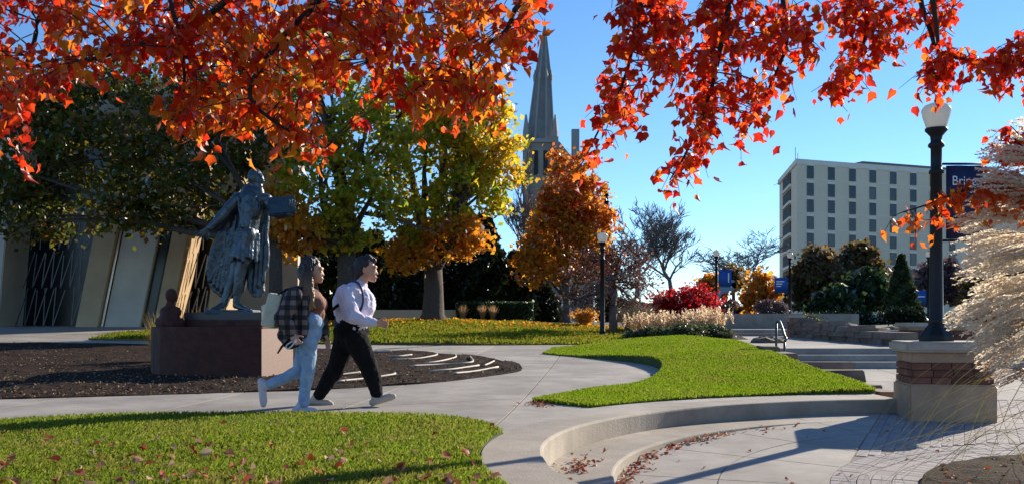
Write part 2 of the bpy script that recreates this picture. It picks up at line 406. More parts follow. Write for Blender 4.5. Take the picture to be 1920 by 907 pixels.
# ------------------------------------------------------------------ circular plaza: ring wall, step, slabs, pavers, bed
def ring(prof, a0, a1, n, zf=lambda x, y: 0.):
    b = MB(); k = len(prof)
    for i in range(n+1):
        a = R(a0+(a1-a0)*i/n); c, s_ = math.cos(a), math.sin(a)
        for r, z, fix in prof:
            x, y = CC.x+r*c, CC.y+r*s_; b.v.append((x, y, z if fix else z+float(zf(x, y))))
    b.f = [(i*k+j, i*k+(j+1) % k, (i+1)*k+(j+1) % k, (i+1)*k+j) for i in range(n) for j in range(k)]
    b.f += [tuple(range(k)), tuple(n*k+j for j in range(k))[::-1]]
    return b
rw = ring([(R1, -.62, 1), (R1, -.02, 0), (R1+.006, -.006, 0), (R1+.02, .002, 0), (5.118, .002, 0), (5.118, -.3, 1)], 93, 245, 110, T)
tag(rw.build('curved_retaining_wall', M['concrete_wall']), 'low curved concrete retaining wall round the circular plaza', 'wall')
st = ring([(4.15, -.62, 1), (4.15, -.02, 0), (4.156, -.006, 0), (4.17, 0, 0), (R1-.002, .0, 0), (R1-.002, -.62, 1)], 100, 245, 100, lambda x, y: -.21+.0125*(y-8))
tag(st.build('curved_step', M['concrete_wall']), 'curved concrete step at the foot of the curved retaining wall', 'step')
plz = [(CC.x+4.66*math.cos(R(a)), CC.y+4.66*math.sin(R(a))) for a in range(95, 250, 5)]+[(8, 2.0), (14, 3), (14, 17.2), (4.75, 17.2), (4.8, 13.2), (4.8, 11.6)]
plaza = tag(bmobj(sheet_bm(plz, PZ, .8, 0, -.006), 'plaza', M['joint']), kind='structure')
ringA = arc(2.5, 141.5, 245, 50)+arc(3.352, 245, 111.2, 70)
ringB = arc(3.366, 110.8, 245, 70)+arc(4.652, 245, 96, 70)
rad = [((CC.x, CC.y), (-math.sin(R(a)), math.cos(R(a)))) for a in (111, 128.5, 146, 164.5, 183, 201, 219, 236)]
for rg in (ringA, ringB): slabs(sheet_bm(rg, PZ, .6), rad, .014, .08, 'slab', M['concrete'], plaza)
# pavers: soldier rings round the bed and a running bond walk towards the stairs
pv = []
for (r0, r1, w_) in ((1.84, 2.035, .10), (2.045, 2.19, .20), (2.2, 2.295, .2), (2.305, 2.495, .1)):
    rm = (r0+r1)/2; n = int(2*math.pi*rm/w_)
    for k in range(n):
        a = 360*k/n
        if not 60 < a < 236: continue
        pv.append(((CC.x+rm*math.cos(R(a)), CC.y+rm*math.sin(R(a))), R(a)+math.pi/2, 2*math.pi*rm/n-.005, r1-r0))
bl0 = Vector((CC.x+2.5*math.cos(R(141)), CC.y+2.5*math.sin(R(141)))); bl1 = Vector((CC.x+4.67*math.cos(R(96)), CC.y+4.67*math.sin(R(96))))
bd = (bl1-bl0).normalized(); bn = Vector((bd.y, -bd.x))
for i in range(-14, 60):
    for j in range(0, 75):
        p = bl0+bd*(.2*i+(.1 if j % 2 else 0)+.1)+bn*(.1*j+.06)
        if (p-CC).length < 2.56 or p.x > 9 or p.y > 12.6 or p.y < 7: continue
        if (p-CC).length > 4.58 and p.x < 4.85: continue
        pv.append(((p.x, p.y), math.atan2(bd.y, bd.x), .197, .097))
def vis(q):
    x, y = q[0]; px = 960+x/y*F
    return (0 if px < 1935 else 100)+y
pv.sort(key=vis)
def paver_mesh(w_, h_):
    b = MB(); a, c, e = w_/2, h_/2, .0022
    b.hexa([(-a, -c, -.05), (a, -c, -.05), (a, c, -.05), (-a, c, -.05)], [(-a, -c, -e), (a, -c, -e), (a, c, -e), (-a, c, -e)])
    b.f.pop(1); k = len(b.v)
    b.v += [(-a+e, -c+e, 0), (a-e, -c+e, 0), (a-e, c-e, 0), (-a+e, c-e, 0)]
    b.f += [(k, k+1, k+2, k+3)]+[(4+i, 4+(i+1) % 4, k+(i+1) % 4, k+i) for i in range(4)]
    return b
pm = {}; rest = MB()
for i, (p, a, w_, h_) in enumerate(pv):
    key = (round(w_, 3), round(h_, 3))
    if key not in pm: pm[key] = paver_mesh(*key)
    z = float(PZ(*p))+random.uniform(-.0012, .002)
    rot = (Matrix.Rotation(.05+random.uniform(-.008, .008), 3, 'X')@Matrix.Rotation(a, 3, 'Z')@Matrix.Rotation(random.uniform(-.008, .008), 3, 'Y')).to_euler()
    if i < 300:
        if not isinstance(pm[key], tuple): pm[key] = (pm[key], pm[key].mesh('paver')); pm[key][1].materials.append(M['paver'])
        o = link('paver', pm[key][1], None, plaza); o.location = Vector((p[0], p[1], z))-plaza.location; o.rotation_euler = rot
    else:
        b = pm[key][0] if isinstance(pm[key], tuple) else pm[key]
        Mx = rot.to_matrix(); rest.add([Mx@Vector(v)+Vector((p[0], p[1], z)) for v in b.v], b.f)
rest.build('far_pavers', M['paver'], plaza, kind='stuff')
bm_ = sheet_bm(arc(1.82, 0, 360, 60)[:-1], lambda x, y: float(PZ(x, y))+.03+.05*(1-((x-CC.x)**2+(y-CC.y)**2)/3.4), .16, .2)
for v in bm_.verts: v.co.z += random.uniform(-.012, .012)
tag(bmobj(bm_, 'round_planting_bed', M['mulch']), kind='structure')
# walk from the plaza to the stairs
WALK = [(4.76, 12.7), (9.5, 12.7), (9.5, 17.05), (4.62, 17.05), (4.62, 15), (4.8, 13.4)]
slabs(sheet_bm(WALK, PZ, .8), [((0, 14.9), (0, 1)), ((6.4, 0), (1, 0)), ((8, 0), (1, 0))], .014, .08, 'slab', M['concrete'], plaza)

# ------------------------------------------------------------------ stairs, landing, far steps
stairs = tag(MB().box((8.6, 17.6, -.1), (7.8, 1.0, .2)).build('stairs', M['concrete_wall']), 'three wide concrete stairs behind the stone lamp pedestal', 'stairs')
for k in range(3):
    y0 = 17.02+.36*k; z1 = .128+.112*(k+1)
    MB().box((8.6+.0, (y0+18.3)/2, z1-.056), (7.8-.01*k, 18.3-y0, .112-.001)).build('step', M['concrete'], stairs, bevel=.008)
land = [(4.75, 18.12), (12.5, 18.12), (13, 34), (7.3, 34), (6.7, 29), (5.4, 22)]
landing = tag(bmobj(sheet_bm(land, lambda x, y: .44, 1., .3), 'landing', M['joint']), kind='structure')
slabs(sheet_bm(land, lambda x, y: .464, 1.), [((0, 21), (.02, 1)), ((0, 24), (.02, 1)), ((0, 27.5), (.02, 1)), ((0, 31), (.02, 1)), ((8, 0), (1, .05)), ((10.5, 0), (1, .05))], .02, .06, 'slab', M['concrete'], landing)
fs = tag(MB().box((9.2, 36, .2), (4.4, 4, .4)).build('far_stairs', M['concrete_wall']), 'two low concrete steps at the far end of the landing', 'stairs')
for k in range(2):
    MB().box((9.2, (34.05+.5*k+38)/2, .44+.13*k+.065), (4.4-.01*k, 38-34.05-.5*k, .129)).build('step', M['concrete'], fs, bevel=.01)
tag(MB().box((10.3, 38.4, .85), (7.0, .5, .9)).build('garden_wall', M['concrete_wall'], bevel=.02), 'long grey retaining wall across the far end of the landing', 'wall')
# hand rail beside the stairs
hr = empty('hand_rail', (5.05, 17.0, .2), 'green metal hand rail at the left end of the stairs', 'railing')
p = [at(1455, 650, 17.9), at(1456, 604, 17.9), at(1461, 601, 17.8), at(1466, 612, 17.5), at(1471, 628, 17.15), at(1474, 634, 17.05), at(1471, 640, 17.0), at(1471, 664, 17.0)]
M['rail'] = mat('rail_paint', (.03, .055, .055), .4, .2, 20.)
MB().tube([p[0]-Vector((0, 0, .2)), p[1]], .022, 8).build('post', M['rail'], hr, True)
MB().tube(crv(p[1:7], 4), .024, 8).build('rail', M['rail'], hr, True)
MB().tube([p[6], p[7]-Vector((0, 0, .15))], .022, 8).build('post', M['rail'], hr, True)

# ------------------------------------------------------------------ stone edging, flagstone wall, pillars
def rock(b, c, d, rz=0., j=.08, seed=0):
    rr = random.Random(seed); k = len(b.v); b.box(c, d, rz)
    for i in range(k, len(b.v)):
        x, y, z = b.v[i]; b.v[i] = (x+rr.uniform(-j, j)*d[0], y+rr.uniform(-j, j)*d[1], z+rr.uniform(-j, j)*d[2]*.7)
    return b
ed = empty('stone_edging', (4.7, 14.5, 0), 'brown stone blocks stepping down the right edge of the lawn', 'edging')
for i, (x, y, z, l, a) in enumerate([(4.55, 17.1, .52, .8, 1.5), (4.6, 16.3, .43, .9, 1.55), (4.95, 15.45, .31, 1.0, -.06), (5.03, 14.8, .21, .74, -.08), (4.8, 14.2, .14, .8, 1.45), (4.84, 13.4, .085, .8, 1.6), (4.82, 12.6, .05, .7, 1.6)]):
    rock(MB(), (x, y, z-.1), (l, .3, .2), a, .04, i).build('stone_block', M['flag'], ed, bevel=.015)
fw = empty('flagstone_wall', (8.6, 25, .46), 'long low brown flagstone wall along the right side of the landing', 'wall')
A, B = Vector((9.35, 31.6)), Vector((7.95, 19.6)); Ln = (B-A).length; dv = (B-A)/Ln
sx = 0; i = 0
while sx < Ln-.3:
    l = random.uniform(.7, 1.2); hh = lerp(.62, .24, sx/Ln); zz = .44; kk = 0
    while zz < .44+hh-.05:
        t = random.uniform(.10, .16); c = A+dv*(sx+l/2)+Vector((random.uniform(-.05, .05), 0))
        rock(MB(), (c.x, c.y, zz+t/2), (l*.985, .45+random.uniform(-.04, .04), t), math.atan2(dv.y, dv.x), .035, i).build('stone', M['flag'], fw, bevel=.012)
        zz += t; i += 1
    sx += l
def brick_pillar(name, label, c, wx, wy, z0, z1, rz, cap_t=.12, brick_h=.24, neck=.12, scale=1., grp=None):
    root = empty(name, (c[0], c[1], z0), label, 'pillar', grp)
    Mz = Matrix.Rotation(rz, 3, 'Z'); C3 = Vector((c[0], c[1], 0))
    def bx(d, za, zb, nm, m, bev=.012): return MB().box((c[0], c[1], (za+zb)/2), (d[0], d[1], zb-za), rz).build(nm, m, root, bevel=bev)
    zb = z1-cap_t-neck-brick_h
    bx((wx+.07, wy+.07), z0-.25, zb, 'base_stone', M['stone_tan'], .02)
    bx((wx-.03, wy-.03), zb+.001, z1-cap_t-neck, 'mortar_core', M['mortar'], 0)
    bx((wx+.01, wy+.01), z1-cap_t-neck+.001, z1-cap_t, 'neck_stone', M['stone_tan'])
    bx((wx+.16, wy+.16), z1-cap_t+.001, z1, 'cap_stone', M['stone_cap'], .025)
    nrow = max(2, round(brick_h/.08)); rh = brick_h/nrow; me = {}
    for r_ in range(nrow):
        for side in range(4):
            L_ = wx if side % 2 == 0 else wy; D_ = wy if side % 2 == 0 else wx
            n = max(2, round(L_/.22)); off = 0 if r_ % 2 == 0 else .5
            for q in range(n):
                bl = L_/n; u = -L_/2+bl*(q+.5)+(off-.25)*bl*.18
                key = round(bl, 3)
                if key not in me:
                    me[key] = MB().box((0, 0, 0), (bl-.012, .03, rh-.012)).mesh('brick'); me[key].materials.append(M['brick'])
                o = link('brick', me[key], None, root)
                loc = Matrix.Rotation(side*math.pi/2, 3, 'Z')@Vector((u, -(D_/2-.008+random.uniform(0, .004)), 0))
                o.location = Mz@loc+Vector((0, 0, zb+rh*(r_+.5)-z0)); o.rotation_euler = (0, 0, rz+side*math.pi/2)
    return root
PED = Vector((5.03, 11.2))
brick_pillar('lamp_pedestal', 'big tan stone pedestal with a brick band under the large street lamp', PED, .86, .78, -.19, .72, R(-10))
brick_pillar('stone_pillar', 'stone pillar with pale cap right behind the big lamp pedestal', (9.1, 20.6), 1.35, .8, .46, .94, R(-8), .1, .2, .06)
brick_pillar('stone_pillar', 'small stone pillar at the far end of the flagstone wall', (9.62, 32.6), .45, .45, .45, 1.2, R(-5), .1, .25, .12)
bn_ = empty('stone_bench', (10.3, 26, .46), 'pale stone bench slab behind the flagstone wall', 'bench')
MB().box((10.25, 26, .69), (1.15, .45, .1)).build('seat', M['stone_cap'], bn_, bevel=.01)
for s in (-1, 1): MB().box((10.25+s*.4, 26, .52), (.16, .36, .24)).build('leg', M['stone_tan'], bn_, bevel=.01)
for i, (x, y, z, d, lb) in enumerate([(11.3, 33.5, .72, (1.7, .9, .5), 'flat brown boulder behind the flagstone wall'), (13.2, 33, .6, (1.5, .9, .4), 'second flat brown boulder, right of the first'), (6.0, 22.6, .47, (.8, .5, .28), 'dark stone block at the corner of the shrub bed')]):
    b = MB(); b.ell((x, y, z), (d[0]/2, d[1]/2, d[2]/2)); rr = random.Random(i)
    b.v = [(a+rr.uniform(-.06, .06), c+rr.uniform(-.05, .05), e+rr.uniform(-.04, .04)) for a, c, e in b.v]
    tag(b.build('boulder', M['flag']), lb, 'rock')
# ------------------------------------------------------------------ street lamps
M['globe'] = leafmat('frosted_glass', [(.78, .76, .70), (.8, .78, .72)], .5, .2, .1)
M['banner_navy'] = mat('banner_navy', (.018, .022, .07), .7, .12, 3.)
M['banner_blue'] = mat('banner_blue', (.012, .09, .38), .7, .12, 3.)
M['white_print'] = plain('white_print', (.8, .8, .8), .7)
def text_mesh(txt, size):
    c = bpy.data.curves.new('t', 'FONT'); c.body = txt; c.size = size; c.extrude = .001; c.align_x = 'LEFT'
    o = bpy.data.objects.new('t', c); COL.objects.link(o)
    me = bpy.data.meshes.new_from_object(o.evaluated_get(bpy.context.evaluated_depsgraph_get()))
    bpy.data.objects.remove(o); return me
def lamp(c, h, label, base=.2, big=False, banner=None, grp='acorn street lamps'):
    """c = foot, h = height to the finial"""
    root = empty('street_lamp', c, label, 'street lamp', grp); c = Vector(c); k = h/2.8
    n = 16 if big else 10
    MB().lathe(c, [(base, -.15), (base, .05), (base*.98, .07), (base*.72, .13), (base*.62, .16), (base*.5, .18), (base*.44, .21)], 8 if big else n).build('base', M['black_metal'], root, False, .006 if big else 0)
    r0, r1 = .078, .062; zt = h-.36
    MB().lathe(c, [(r0+.012, .2), (r0+.012, .24), (r0, .26), (r1, zt-.5), (r1+.02, zt-.49), (r1+.02, zt-.46), (r1, zt-.44), (r1, zt-.2), (r1+.028, zt-.18), (r1+.028, zt-.15), (r1, zt-.12), (r1+.005, zt-.06), (.10, zt-.02), (.125, zt+.005), (.125, zt+.035)], n).build('pole', M['black_metal'], root, True)
    gl = MB().lathe(c, [(.105, zt+.036), (.115, zt+.06), (.15, zt+.17), (.165, zt+.24), (.155, zt+.27), (.13, zt+.30), (.07, zt+.325), (.03, zt+.33)], n).build('globe', M['globe'], root, True)
    MB().lathe(c, [(.03, zt+.33), (.022, zt+.345), (.028, zt+.36), (.006, h+.03)], 8).build('finial', M['black_metal'], root, True)
    if banner:
        sgn, za, zb, wd, m, lines = banner
        for z in (za, zb): MB().tube([c+Vector((0, 0, z)), c+Vector((sgn*(wd+.16), 0, z))], .014, 6).build('banner_arm', M['black_metal'], root, True)
        b = MB(); N = 8
        x0, x1 = (.12, .12+wd) if sgn > 0 else (-.12-wd, -.12)
        for i in range(N+1):
            for zz in (za-.02, zb+.02):
                x = lerp(x0, x1, i/N); b.v += [tuple(c+Vector((x, -.004+.012*math.sin(i*1.1+zz), zz))), tuple(c+Vector((x, .004+.012*math.sin(i*1.1+zz), zz)))]
        for i in range(N):
            a = i*4; d = a+4; b.f += [(a, d, d+2, a+2), (a+1, a+3, d+3, d+1), (a, a+1, d+1, d), (a+2, d+2, d+3, a+3)]
        b.f += [(0, 2, 3, 1), (N*4, N*4+1, N*4+3, N*4+2)]
        bo = b.build('banner', m, root, True)
        if lines == 'text':
            for t, x, z, s in (('Bring', .17, za-.25, .155), ('fi', .46, za-.40, .155)):
                tm = text_mesh(t, s); o = link('lettering', tm, M['white_print'], bo)
                o.location = (x, -.026, z); o.rotation_euler = (R(90), 0, 0); o.scale = (.88, 1, 1)
        elif lines:
            for (u0, u1, w0, w1) in lines:
                xa, xb = lerp(x0, x1, u0), lerp(x0, x1, u1); z0_, z1_ = lerp(za, zb, w0), lerp(za, zb, w1)
                q = MB(); q.box(c+Vector(((xa+xb)/2, -.022, (z0_+z1_)/2)), (xb-xa, .006, abs(z1_-z0_))); q.build('lettering', M['white_print'], bo)
    return root
Lc = (PED.x-.08, PED.y, .72)
lamp(Lc, 2.80, 'large black street lamp with navy banner on the brick-banded pedestal', .2, True, (1, 2.06, 1.17, .42, M['banner_navy'], 'text'))
def gl_(px, Y, top, dz=None):
    X = (px-960)/F*Y; zt = CH+(HY-top)/F*Y; return X, Y, zt
for (px, Y, top, base_z_, lb, bn) in [
    (1129.5, 28.8, 434, .45, 'black street lamp without banner, at the edge of the shaded shrub bed', None),
    (1343, 47, 468, .95, 'black street lamp with blue banner behind the red bush', (1, 2.6, 1.75, .62, M['banner_blue'], [(.72, .82, .2, .75)])),
    (1395, 84, 528, 1.1, 'tiny far street lamp left of the lavender bush', (1, 2.4, 1.4, .8, M['banner_blue'], None)),
    (1481, 50, 472, .9, 'street lamp with blue two-line banner in front of the dark trees', (-1, 2.4, 1.6, .68, M['banner_blue'], [(.12, .75, .22, .3), (.12, .6, .38, .46), (.12, .5, .54, .6)])),
    (1507, 85, 527, 1.1, 'tiny far street lamp among the dark trees', (-1, 2.4, 1.7, .7, M['banner_blue'], None)),
    (1741, 50, 470, .9, 'street lamp with blue banner hidden behind the large lamp post', (-1, 1.75, 1.0, .62, M['banner_blue'], [(.3, .85, .42, .5)])),
    (757, 50, 490, 1.1, 'faint street lamp in the dark between the big maples', None)]:
    X, Y, zt = gl_(px, Y, top)
    lamp((X, Y, base_z_), zt-base_z_, lb, .17, False, bn)

# ------------------------------------------------------------------ pale dormitory block on the right
M['precast'] = mat('precast_concrete', (.88, .73, .53), .85, .05, .15, .05, 10., stain=.10)
M['precast_band'] = mat('precast_band', (.88, .80, .66), .85, .05, .5)
M['dark_glass'] = mat('dark_glass', (.02, .032, .04), .12, .4, .25, spec=.6)
_n = M['dark_glass'].node_tree.nodes; _l = M['dark_glass'].node_tree.links.new
_oi = _n.new('ShaderNodeObjectInfo'); _cr = _n.new('ShaderNodeValToRGB'); _cr.color_ramp.elements[0].color = (.012, .02, .028, 1); _cr.color_ramp.elements[1].color = (.10, .12, .12, 1)
_e = _cr.color_ramp.elements.new(.55); _e.color = (.022, .04, .05, 1); _e = _cr.color_ramp.elements.new(.8); _e.color = (.035, .055, .055, 1)
_l(_oi.outputs['Random'], _cr.inputs[0]); _l(_cr.outputs[0], _n['Principled BSDF'].inputs['Base Color'])
M['roof_dark'] = plain('roof_dark', (.10, .11, .11), .7)
A = Vector((50.5, 170, 0)); B = Vector((112, 194, 0)); D = Vector((54.6, 196, 0)); E = Vector((118, 218, 0))
zt = CH+(HY-298)/F*170; z0 = 1.0
dorm = empty('dormitory', (A.x, A.y, z0), 'tall pale concrete block with rows of narrow windows', 'building')
def prism(pts, za, zb): return MB().hexa([Vector((p.x, p.y, za)) for p in pts], [Vector((p.x, p.y, zb)) for p in pts])
prism([A, B, E, D], z0-2, zt-.9).build('wall', M['precast'], dorm)
cx = (A+B+D+E)/4
prism([p+(p-cx).normalized()*.35 for p in (A, B, E, D)], zt-.898, zt).build('parapet', M['precast_band'], dorm)
fd = (B-A).normalized(); fn = Vector((fd.y, -fd.x, 0))
ph0 = A.lerp(B, .26)-fn*3; ph1 = A.lerp(B, .6)-fn*3
prism([ph0, ph1, ph1-fn*8, ph0-fn*8], zt+.002, zt+1.1).build('roof_house', M['roof_dark'], dorm)
rows = [CH+(HY-y)/F*172 for y in (325, 357, 387.5, 419, 450, 481, 512)]
wme = MB().box((0, 0, 0), (1.28, .12, 2.05)).mesh('pane'); wme.materials.append(M['dark_glass'])
fme = MB(); 
for (x, z, a, b) in ((-.67, 0, .08, 2.2), (.67, 0, .08, 2.2), (0, 1.07, 1.42, .09), (0, -1.07, 1.42, .09), (0, -.2, 1.3, .05)): fme.box((x, 0, z), (a, .2, b))
fme = fme.mesh('frame'); fme.materials.append(plain('window_frame', (.12, .12, .11), .5))
sme = MB().box((0, 0, 0), (1.5, .24, .34)).mesh('sill'); sme.materials.append(M['precast_band'])
def win(parent, p, ang, sill=True):
    o = link('window', wme, None, parent); o.location = p-wl(parent); o.rotation_euler = (0, 0, ang)
    f = link('frame', fme, None, o)
    if sill:
        s = link('sill', sme, None, o); s.location = (0, -.02, 1.32)
fa = math.atan2(fd.y, fd.x)
Lf = (B-A).length
cols = []
for px in (1519, 1558.5, 1598, 1636, 1674.5, 1712, 1749, 1785, 1821, 1856):
    k = (px-960)/F; cols.append((k*A.y-A.x)/(fd.x-k*fd.y))
for r_, z in enumerate(rows):
    for t in cols: win(dorm, A+fd*t+fn*.02+Vector((0, 0, z)), fa)
for z in [ (a+b)/2 for a, b in zip(rows, rows[1:])]:
    MB().bar(A+fd*.3+fn*.02+Vector((0, 0, z+.35)), A+fd*(Lf-.3)+fn*.02+Vector((0, 0, z+.35)), .03, .10).build('band', M['precast_band'], dorm)
# balconies of the narrow left side: dark boxes, recess shade put into their colour
sdv = (D-A).normalized(); sn = Vector((-sdv.y, sdv.x, 0)); sl_ = (D-A).length
for z in rows:
    MB().box(A+sdv*(sl_*.52)+sn*.05+Vector((0, 0, z)), (sl_*.42, .3, 2.2), math.atan2(sdv.y, sdv.x)).build('balcony_shade', plain('recess_shade', (.06, .05, .05), .8), dorm)
    MB().box(A+sdv*(sl_*.52)+sn*.12+Vector((0, 0, z-1.35)), (sl_*.46, .5, .5), math.atan2(sdv.y, sdv.x)).build('balcony_slab', M['precast_band'], dorm)
for (t, h_) in ((0.4, 2.2), (.9, 1.2)): MB().tube([A+fd*t-fn*1+Vector((0, 0, zt)), A+fd*t-fn*1+Vector((0, 0, zt+h_))], .05, 5).build('antenna', M['roof_dark'], dorm)
for r_ in (.2, .5, .8): MB().bar(D+sn*.4+Vector((-.6, r_, zt-.9)), D+Vector((-.6, -8*r_, zt-.8)), .04, .04).build('rail', M['roof_dark'], dorm)

# ------------------------------------------------------------------ church with its spire
M['limestone'] = mat('limestone', (.34, .29, .23), .9, .2, .35, .2, 3., stain=.25)
M['slate'] = mat('spire_stone', (.22, .21, .195), .85, .25, .5, .2, 4., stain=.2)
M['pale_rib'] = plain('pale_rib', (.33, .32, .29), .8)
Yc = 180.; s = Yc/F
cpx = lambda px, py: at(px, py, Yc)
ch = empty('church', cpx(1012, 600)-Vector((0, 0, 0)), 'grey stone church with a tall pointed spire above the trees', 'church')
c0 = cpx(1013, 265); hw = 24*s
tip = cpx(1021.5, 45)
def ngon(c, r, n=8, a0=22.5): return [Vector((c.x+r*math.cos(R(a0+360*k/n)), c.y+r*math.sin(R(a0+360*k/n)), c.z)) for k in range(n)]
b = MB(); lo = ngon(c0, hw*1.12); mid = ngon(cpx(1018, 140), hw*.62); hi = ngon(tip, .10)
for q0, q1 in ((lo, mid), (mid, hi)): b.hexa(q0, q1)
b.build('spire', M['slate'], ch)
for k in range(8):
    MB().tube([lo[k], mid[k], hi[k]], [.22, .17, .06], 5).build('rib', M['pale_rib'], ch)
for k in range(8):
    p_ = mid[k]; q_ = p_+(p_-cpx(1018, 140)).normalized()*.15
    MB().lathe(q_-Vector((0, 0, 1.2)), [(.28, 0), (.34, .9), (.22, 1.1), (.05, 1.9)], 6).build('dormer', M['pale_rib'], ch)
MB().lathe(tip-Vector((0, 0, .2)), [(.22, -1.6), (.45, -1.2), (.25, -.8), (.12, 0), (.05, 1.2)], 8).build('finial', M['slate'], ch)
tb = MB(); tw = 27*s
lo_ = [Vector((c0.x-tw, Yc-tw, 0)), Vector((c0.x+tw, Yc-tw, 0)), Vector((c0.x+tw, Yc+tw, 0)), Vector((c0.x-tw, Yc+tw, 0))]
tb.hexa(lo_, [v+Vector((0, 0, c0.z)) for v in lo_]).build('tower', M['limestone'], ch)
MB().box((c0.x, Yc, c0.z-.4), (tw*2+.7, tw*2+.7, .7)).build('cornice', M['pale_rib'], ch)
for sx_ in (-1, 1):
    for sy_ in (-1, 1):
        pc = Vector((c0.x+sx_*tw, Yc+sy_*tw, 0)); MB().box(pc+Vector((0, 0, c0.z/2-1)), (1.1, 1.1, c0.z+2.5)).build('buttress', M['limestone'], ch)
        MB().lathe(pc+Vector((0, 0, c0.z+.2)), [(.6, 0), (.6, 1.0), (.15, 4.2)], 6).build('pinnacle', M['pale_rib'], ch)
for dx in (-1, 1): MB().box((c0.x+dx*.9, Yc-tw-.05, c0.z-4.5), (.8, .25, 4.5)).build('louvre', plain('louvre_dark', (.03, .03, .03), .8), ch)
nv = cpx(1060, 300); ridge = cpx(1062, 262).z
b = MB(); x0, x1 = c0.x+tw, cpx(1110, 300).x
b.hexa([Vector((x0, Yc-4, 0)), Vector((x1, Yc-4, 0)), Vector((x1, Yc+8, 0)), Vector((x0, Yc+8, 0))], [Vector((x0, Yc-4, ridge-9)), Vector((x1, Yc-4, ridge-9)), Vector((x1, Yc+8, ridge-9)), Vector((x0, Yc+8, ridge-9))]).build('nave', M['limestone'], ch)
b = MB(); b.add([(x0, Yc-4.4, ridge-9), (x1, Yc-4.4, ridge-9), (x1, Yc+8.4, ridge-9), (x0, Yc+8.4, ridge-9), (x0, Yc+2, ridge), (x1-6, Yc+2, ridge)], [(0, 1, 5, 4), (1, 2, 5), (2, 3, 4, 5), (0, 4, 3), (0, 3, 2, 1)]); b.build('roof', M['slate'], ch)
MB().box((cpx(1076, 300).x, Yc-4.2, ridge-5), (1.4, 1.4, 12)).build('turret', M['pale_rib'], ch)

# ------------------------------------------------------------------ concrete hall behind the statue, with leaning piers and metal screens
M['hall'] = mat('hall_concrete', (.62, .54, .42), .85, .1, 1.2, .15, 20., stain=.22)
M['hall_tan'] = mat('hall_tan', (.52, .36, .20), .85, .14, 1.0, .15, 20., stain=.25)
M['hall_dark'] = mat('hall_dark_glass', (.012, .012, .014), .25, .3, .5)
M['screen'] = mat('screen_metal', (.12, .115, .11), .45, .2, 8., metal=.6)
M['glint_strip'] = plain('glint_metal', (.75, .66, .55), .3, 1.)  # shiny metal for the added strip that imitates a streak of sunlight
Yh = 36.0
hall = empty('concrete_hall', (at(150, 612, Yh).x, Yh, .75), 'concrete hall with leaning pale piers behind the statue', 'building')
def pier(nm, m, x0b, x1b, x0t, x1t, yt, Y, dep, yb=616):
    lo = [at(x0b, yb, Y), at(x1b, yb, Y), at(x1b, yb, Y)+Vector((0, dep, 0)), at(x0b, yb, Y)+Vector((0, dep, 0))]
    hi = [at(x0t, yt, Y), at(x1t, yt, Y), at(x1t, yt, Y)+Vector((0, dep, 0)), at(x0t, yt, Y)+Vector((0, dep, 0))]
    return MB().hexa(lo, hi).build(nm, m, hall, bevel=.03)
lean = 84/300.  # sideways pixels per pixel of height
def P_(nm, m, a, b_, Y, dep, yt=240, ln=lean, tap=0): 
    d = (616-yt)*ln*.72
    return pier(nm, m, a, b_, a+d, b_+d-tap, yt, Y, dep)
P_('pier', M['hall'], -75, -4, Yh-.6, 1.8, ln=.12)
P_('pier', M['hall_tan'], 140, 183, Yh-.5, 1.6)
P_('glint_strip', M['glint_strip'], 187, 191, Yh-.35, .4)  # added bright strip, stands in for the sunlit slit between the piers
P_('pier', M['hall'], 194, 262, Yh-.3, 1.4)
P_('pier', M['hall_tan'], 286, 318, Yh-.5, 1.5)
P_('pier', M['hall_tan'], 386, 420, Yh-.5, 1.5, ln=.15)
MB().box((at(100, 600, Yh+2.2).x, Yh+2.5, 5.2), (14.5, .6, 9.0)).build('glass_wall', M['hall_dark'], hall)
MB().box((at(90, 600, Yh).x, Yh+3.2, 9.2), (16, 8.5, 1.3)).build('roof', M['hall'], hall, bevel=.05)
MB().box((at(90, 600, Yh).x, Yh+7.5, 4.6), (15.5, .5, 8.0)).build('rear_wall', M['hall'], hall)
for (xa, xb) in ((28, 150), (308, 392)):
    sc = empty('metal_screen', (at((xa+xb)/2, 612, Yh+.6).x, Yh+.6, .78), 'zigzag metal screen between the piers left of the statue' if xa < 100 else 'zigzag metal screen directly behind the statue', 'screen', 'metal screens of the hall')
    n = 7 if xa < 100 else 6; wdt = (xb-xa)/n
    for row in range(3):
        yb_, yt_ = 612-row*72, 612-(row+1)*72
        for q in range(n):
            d0, d1 = (616-yb_)*lean*.72, (616-yt_)*lean*.72
            for (u0, u1) in ((0, .5), (1, .5)):
                if random.random() < .12: continue
                jt = random.uniform(-3, 3)
                a = at(xa+wdt*(q+u0)+d0, yb_, Yh+.6); c = at(xa+wdt*(q+u1)+d1+jt, yt_+random.uniform(-4, 10), Yh+.6)
                MB().bar(a, c, .03, .03).build('bar', M['screen'], sc)
# dark doorway leaf beside the pier
P_('door', M['hall_dark'], 264, 285, Yh-.1, .5, yt=385)
# folded metal sculpture far behind the red bush
Ys = 58; b = MB(); pp_ = [(1345, 588), (1344, 560), (1352, 543), (1378, 534), (1364, 526), (1346, 520)]
for (a, c) in zip(pp_, pp_[1:]):
    q0, q1 = at(a[0], a[1], Ys), at(c[0], c[1], Ys); b.hexa([q0+Vector((0, -.2, -.25)), q0+Vector((0, .2, -.25)), q0+Vector((0, .2, .2)), q0+Vector((0, -.2, .2))], [q1+Vector((0, -.2, -.25)), q1+Vector((0, .2, -.25)), q1+Vector((0, .2, .2)), q1+Vector((0, -.2, .2))])
tag(b.build('metal_sculpture', mat('blue_grey_metal', (.20, .25, .32), .4, .1, 2., metal=.4)), 'blue grey folded metal sculpture far behind the red bush', 'sculpture')
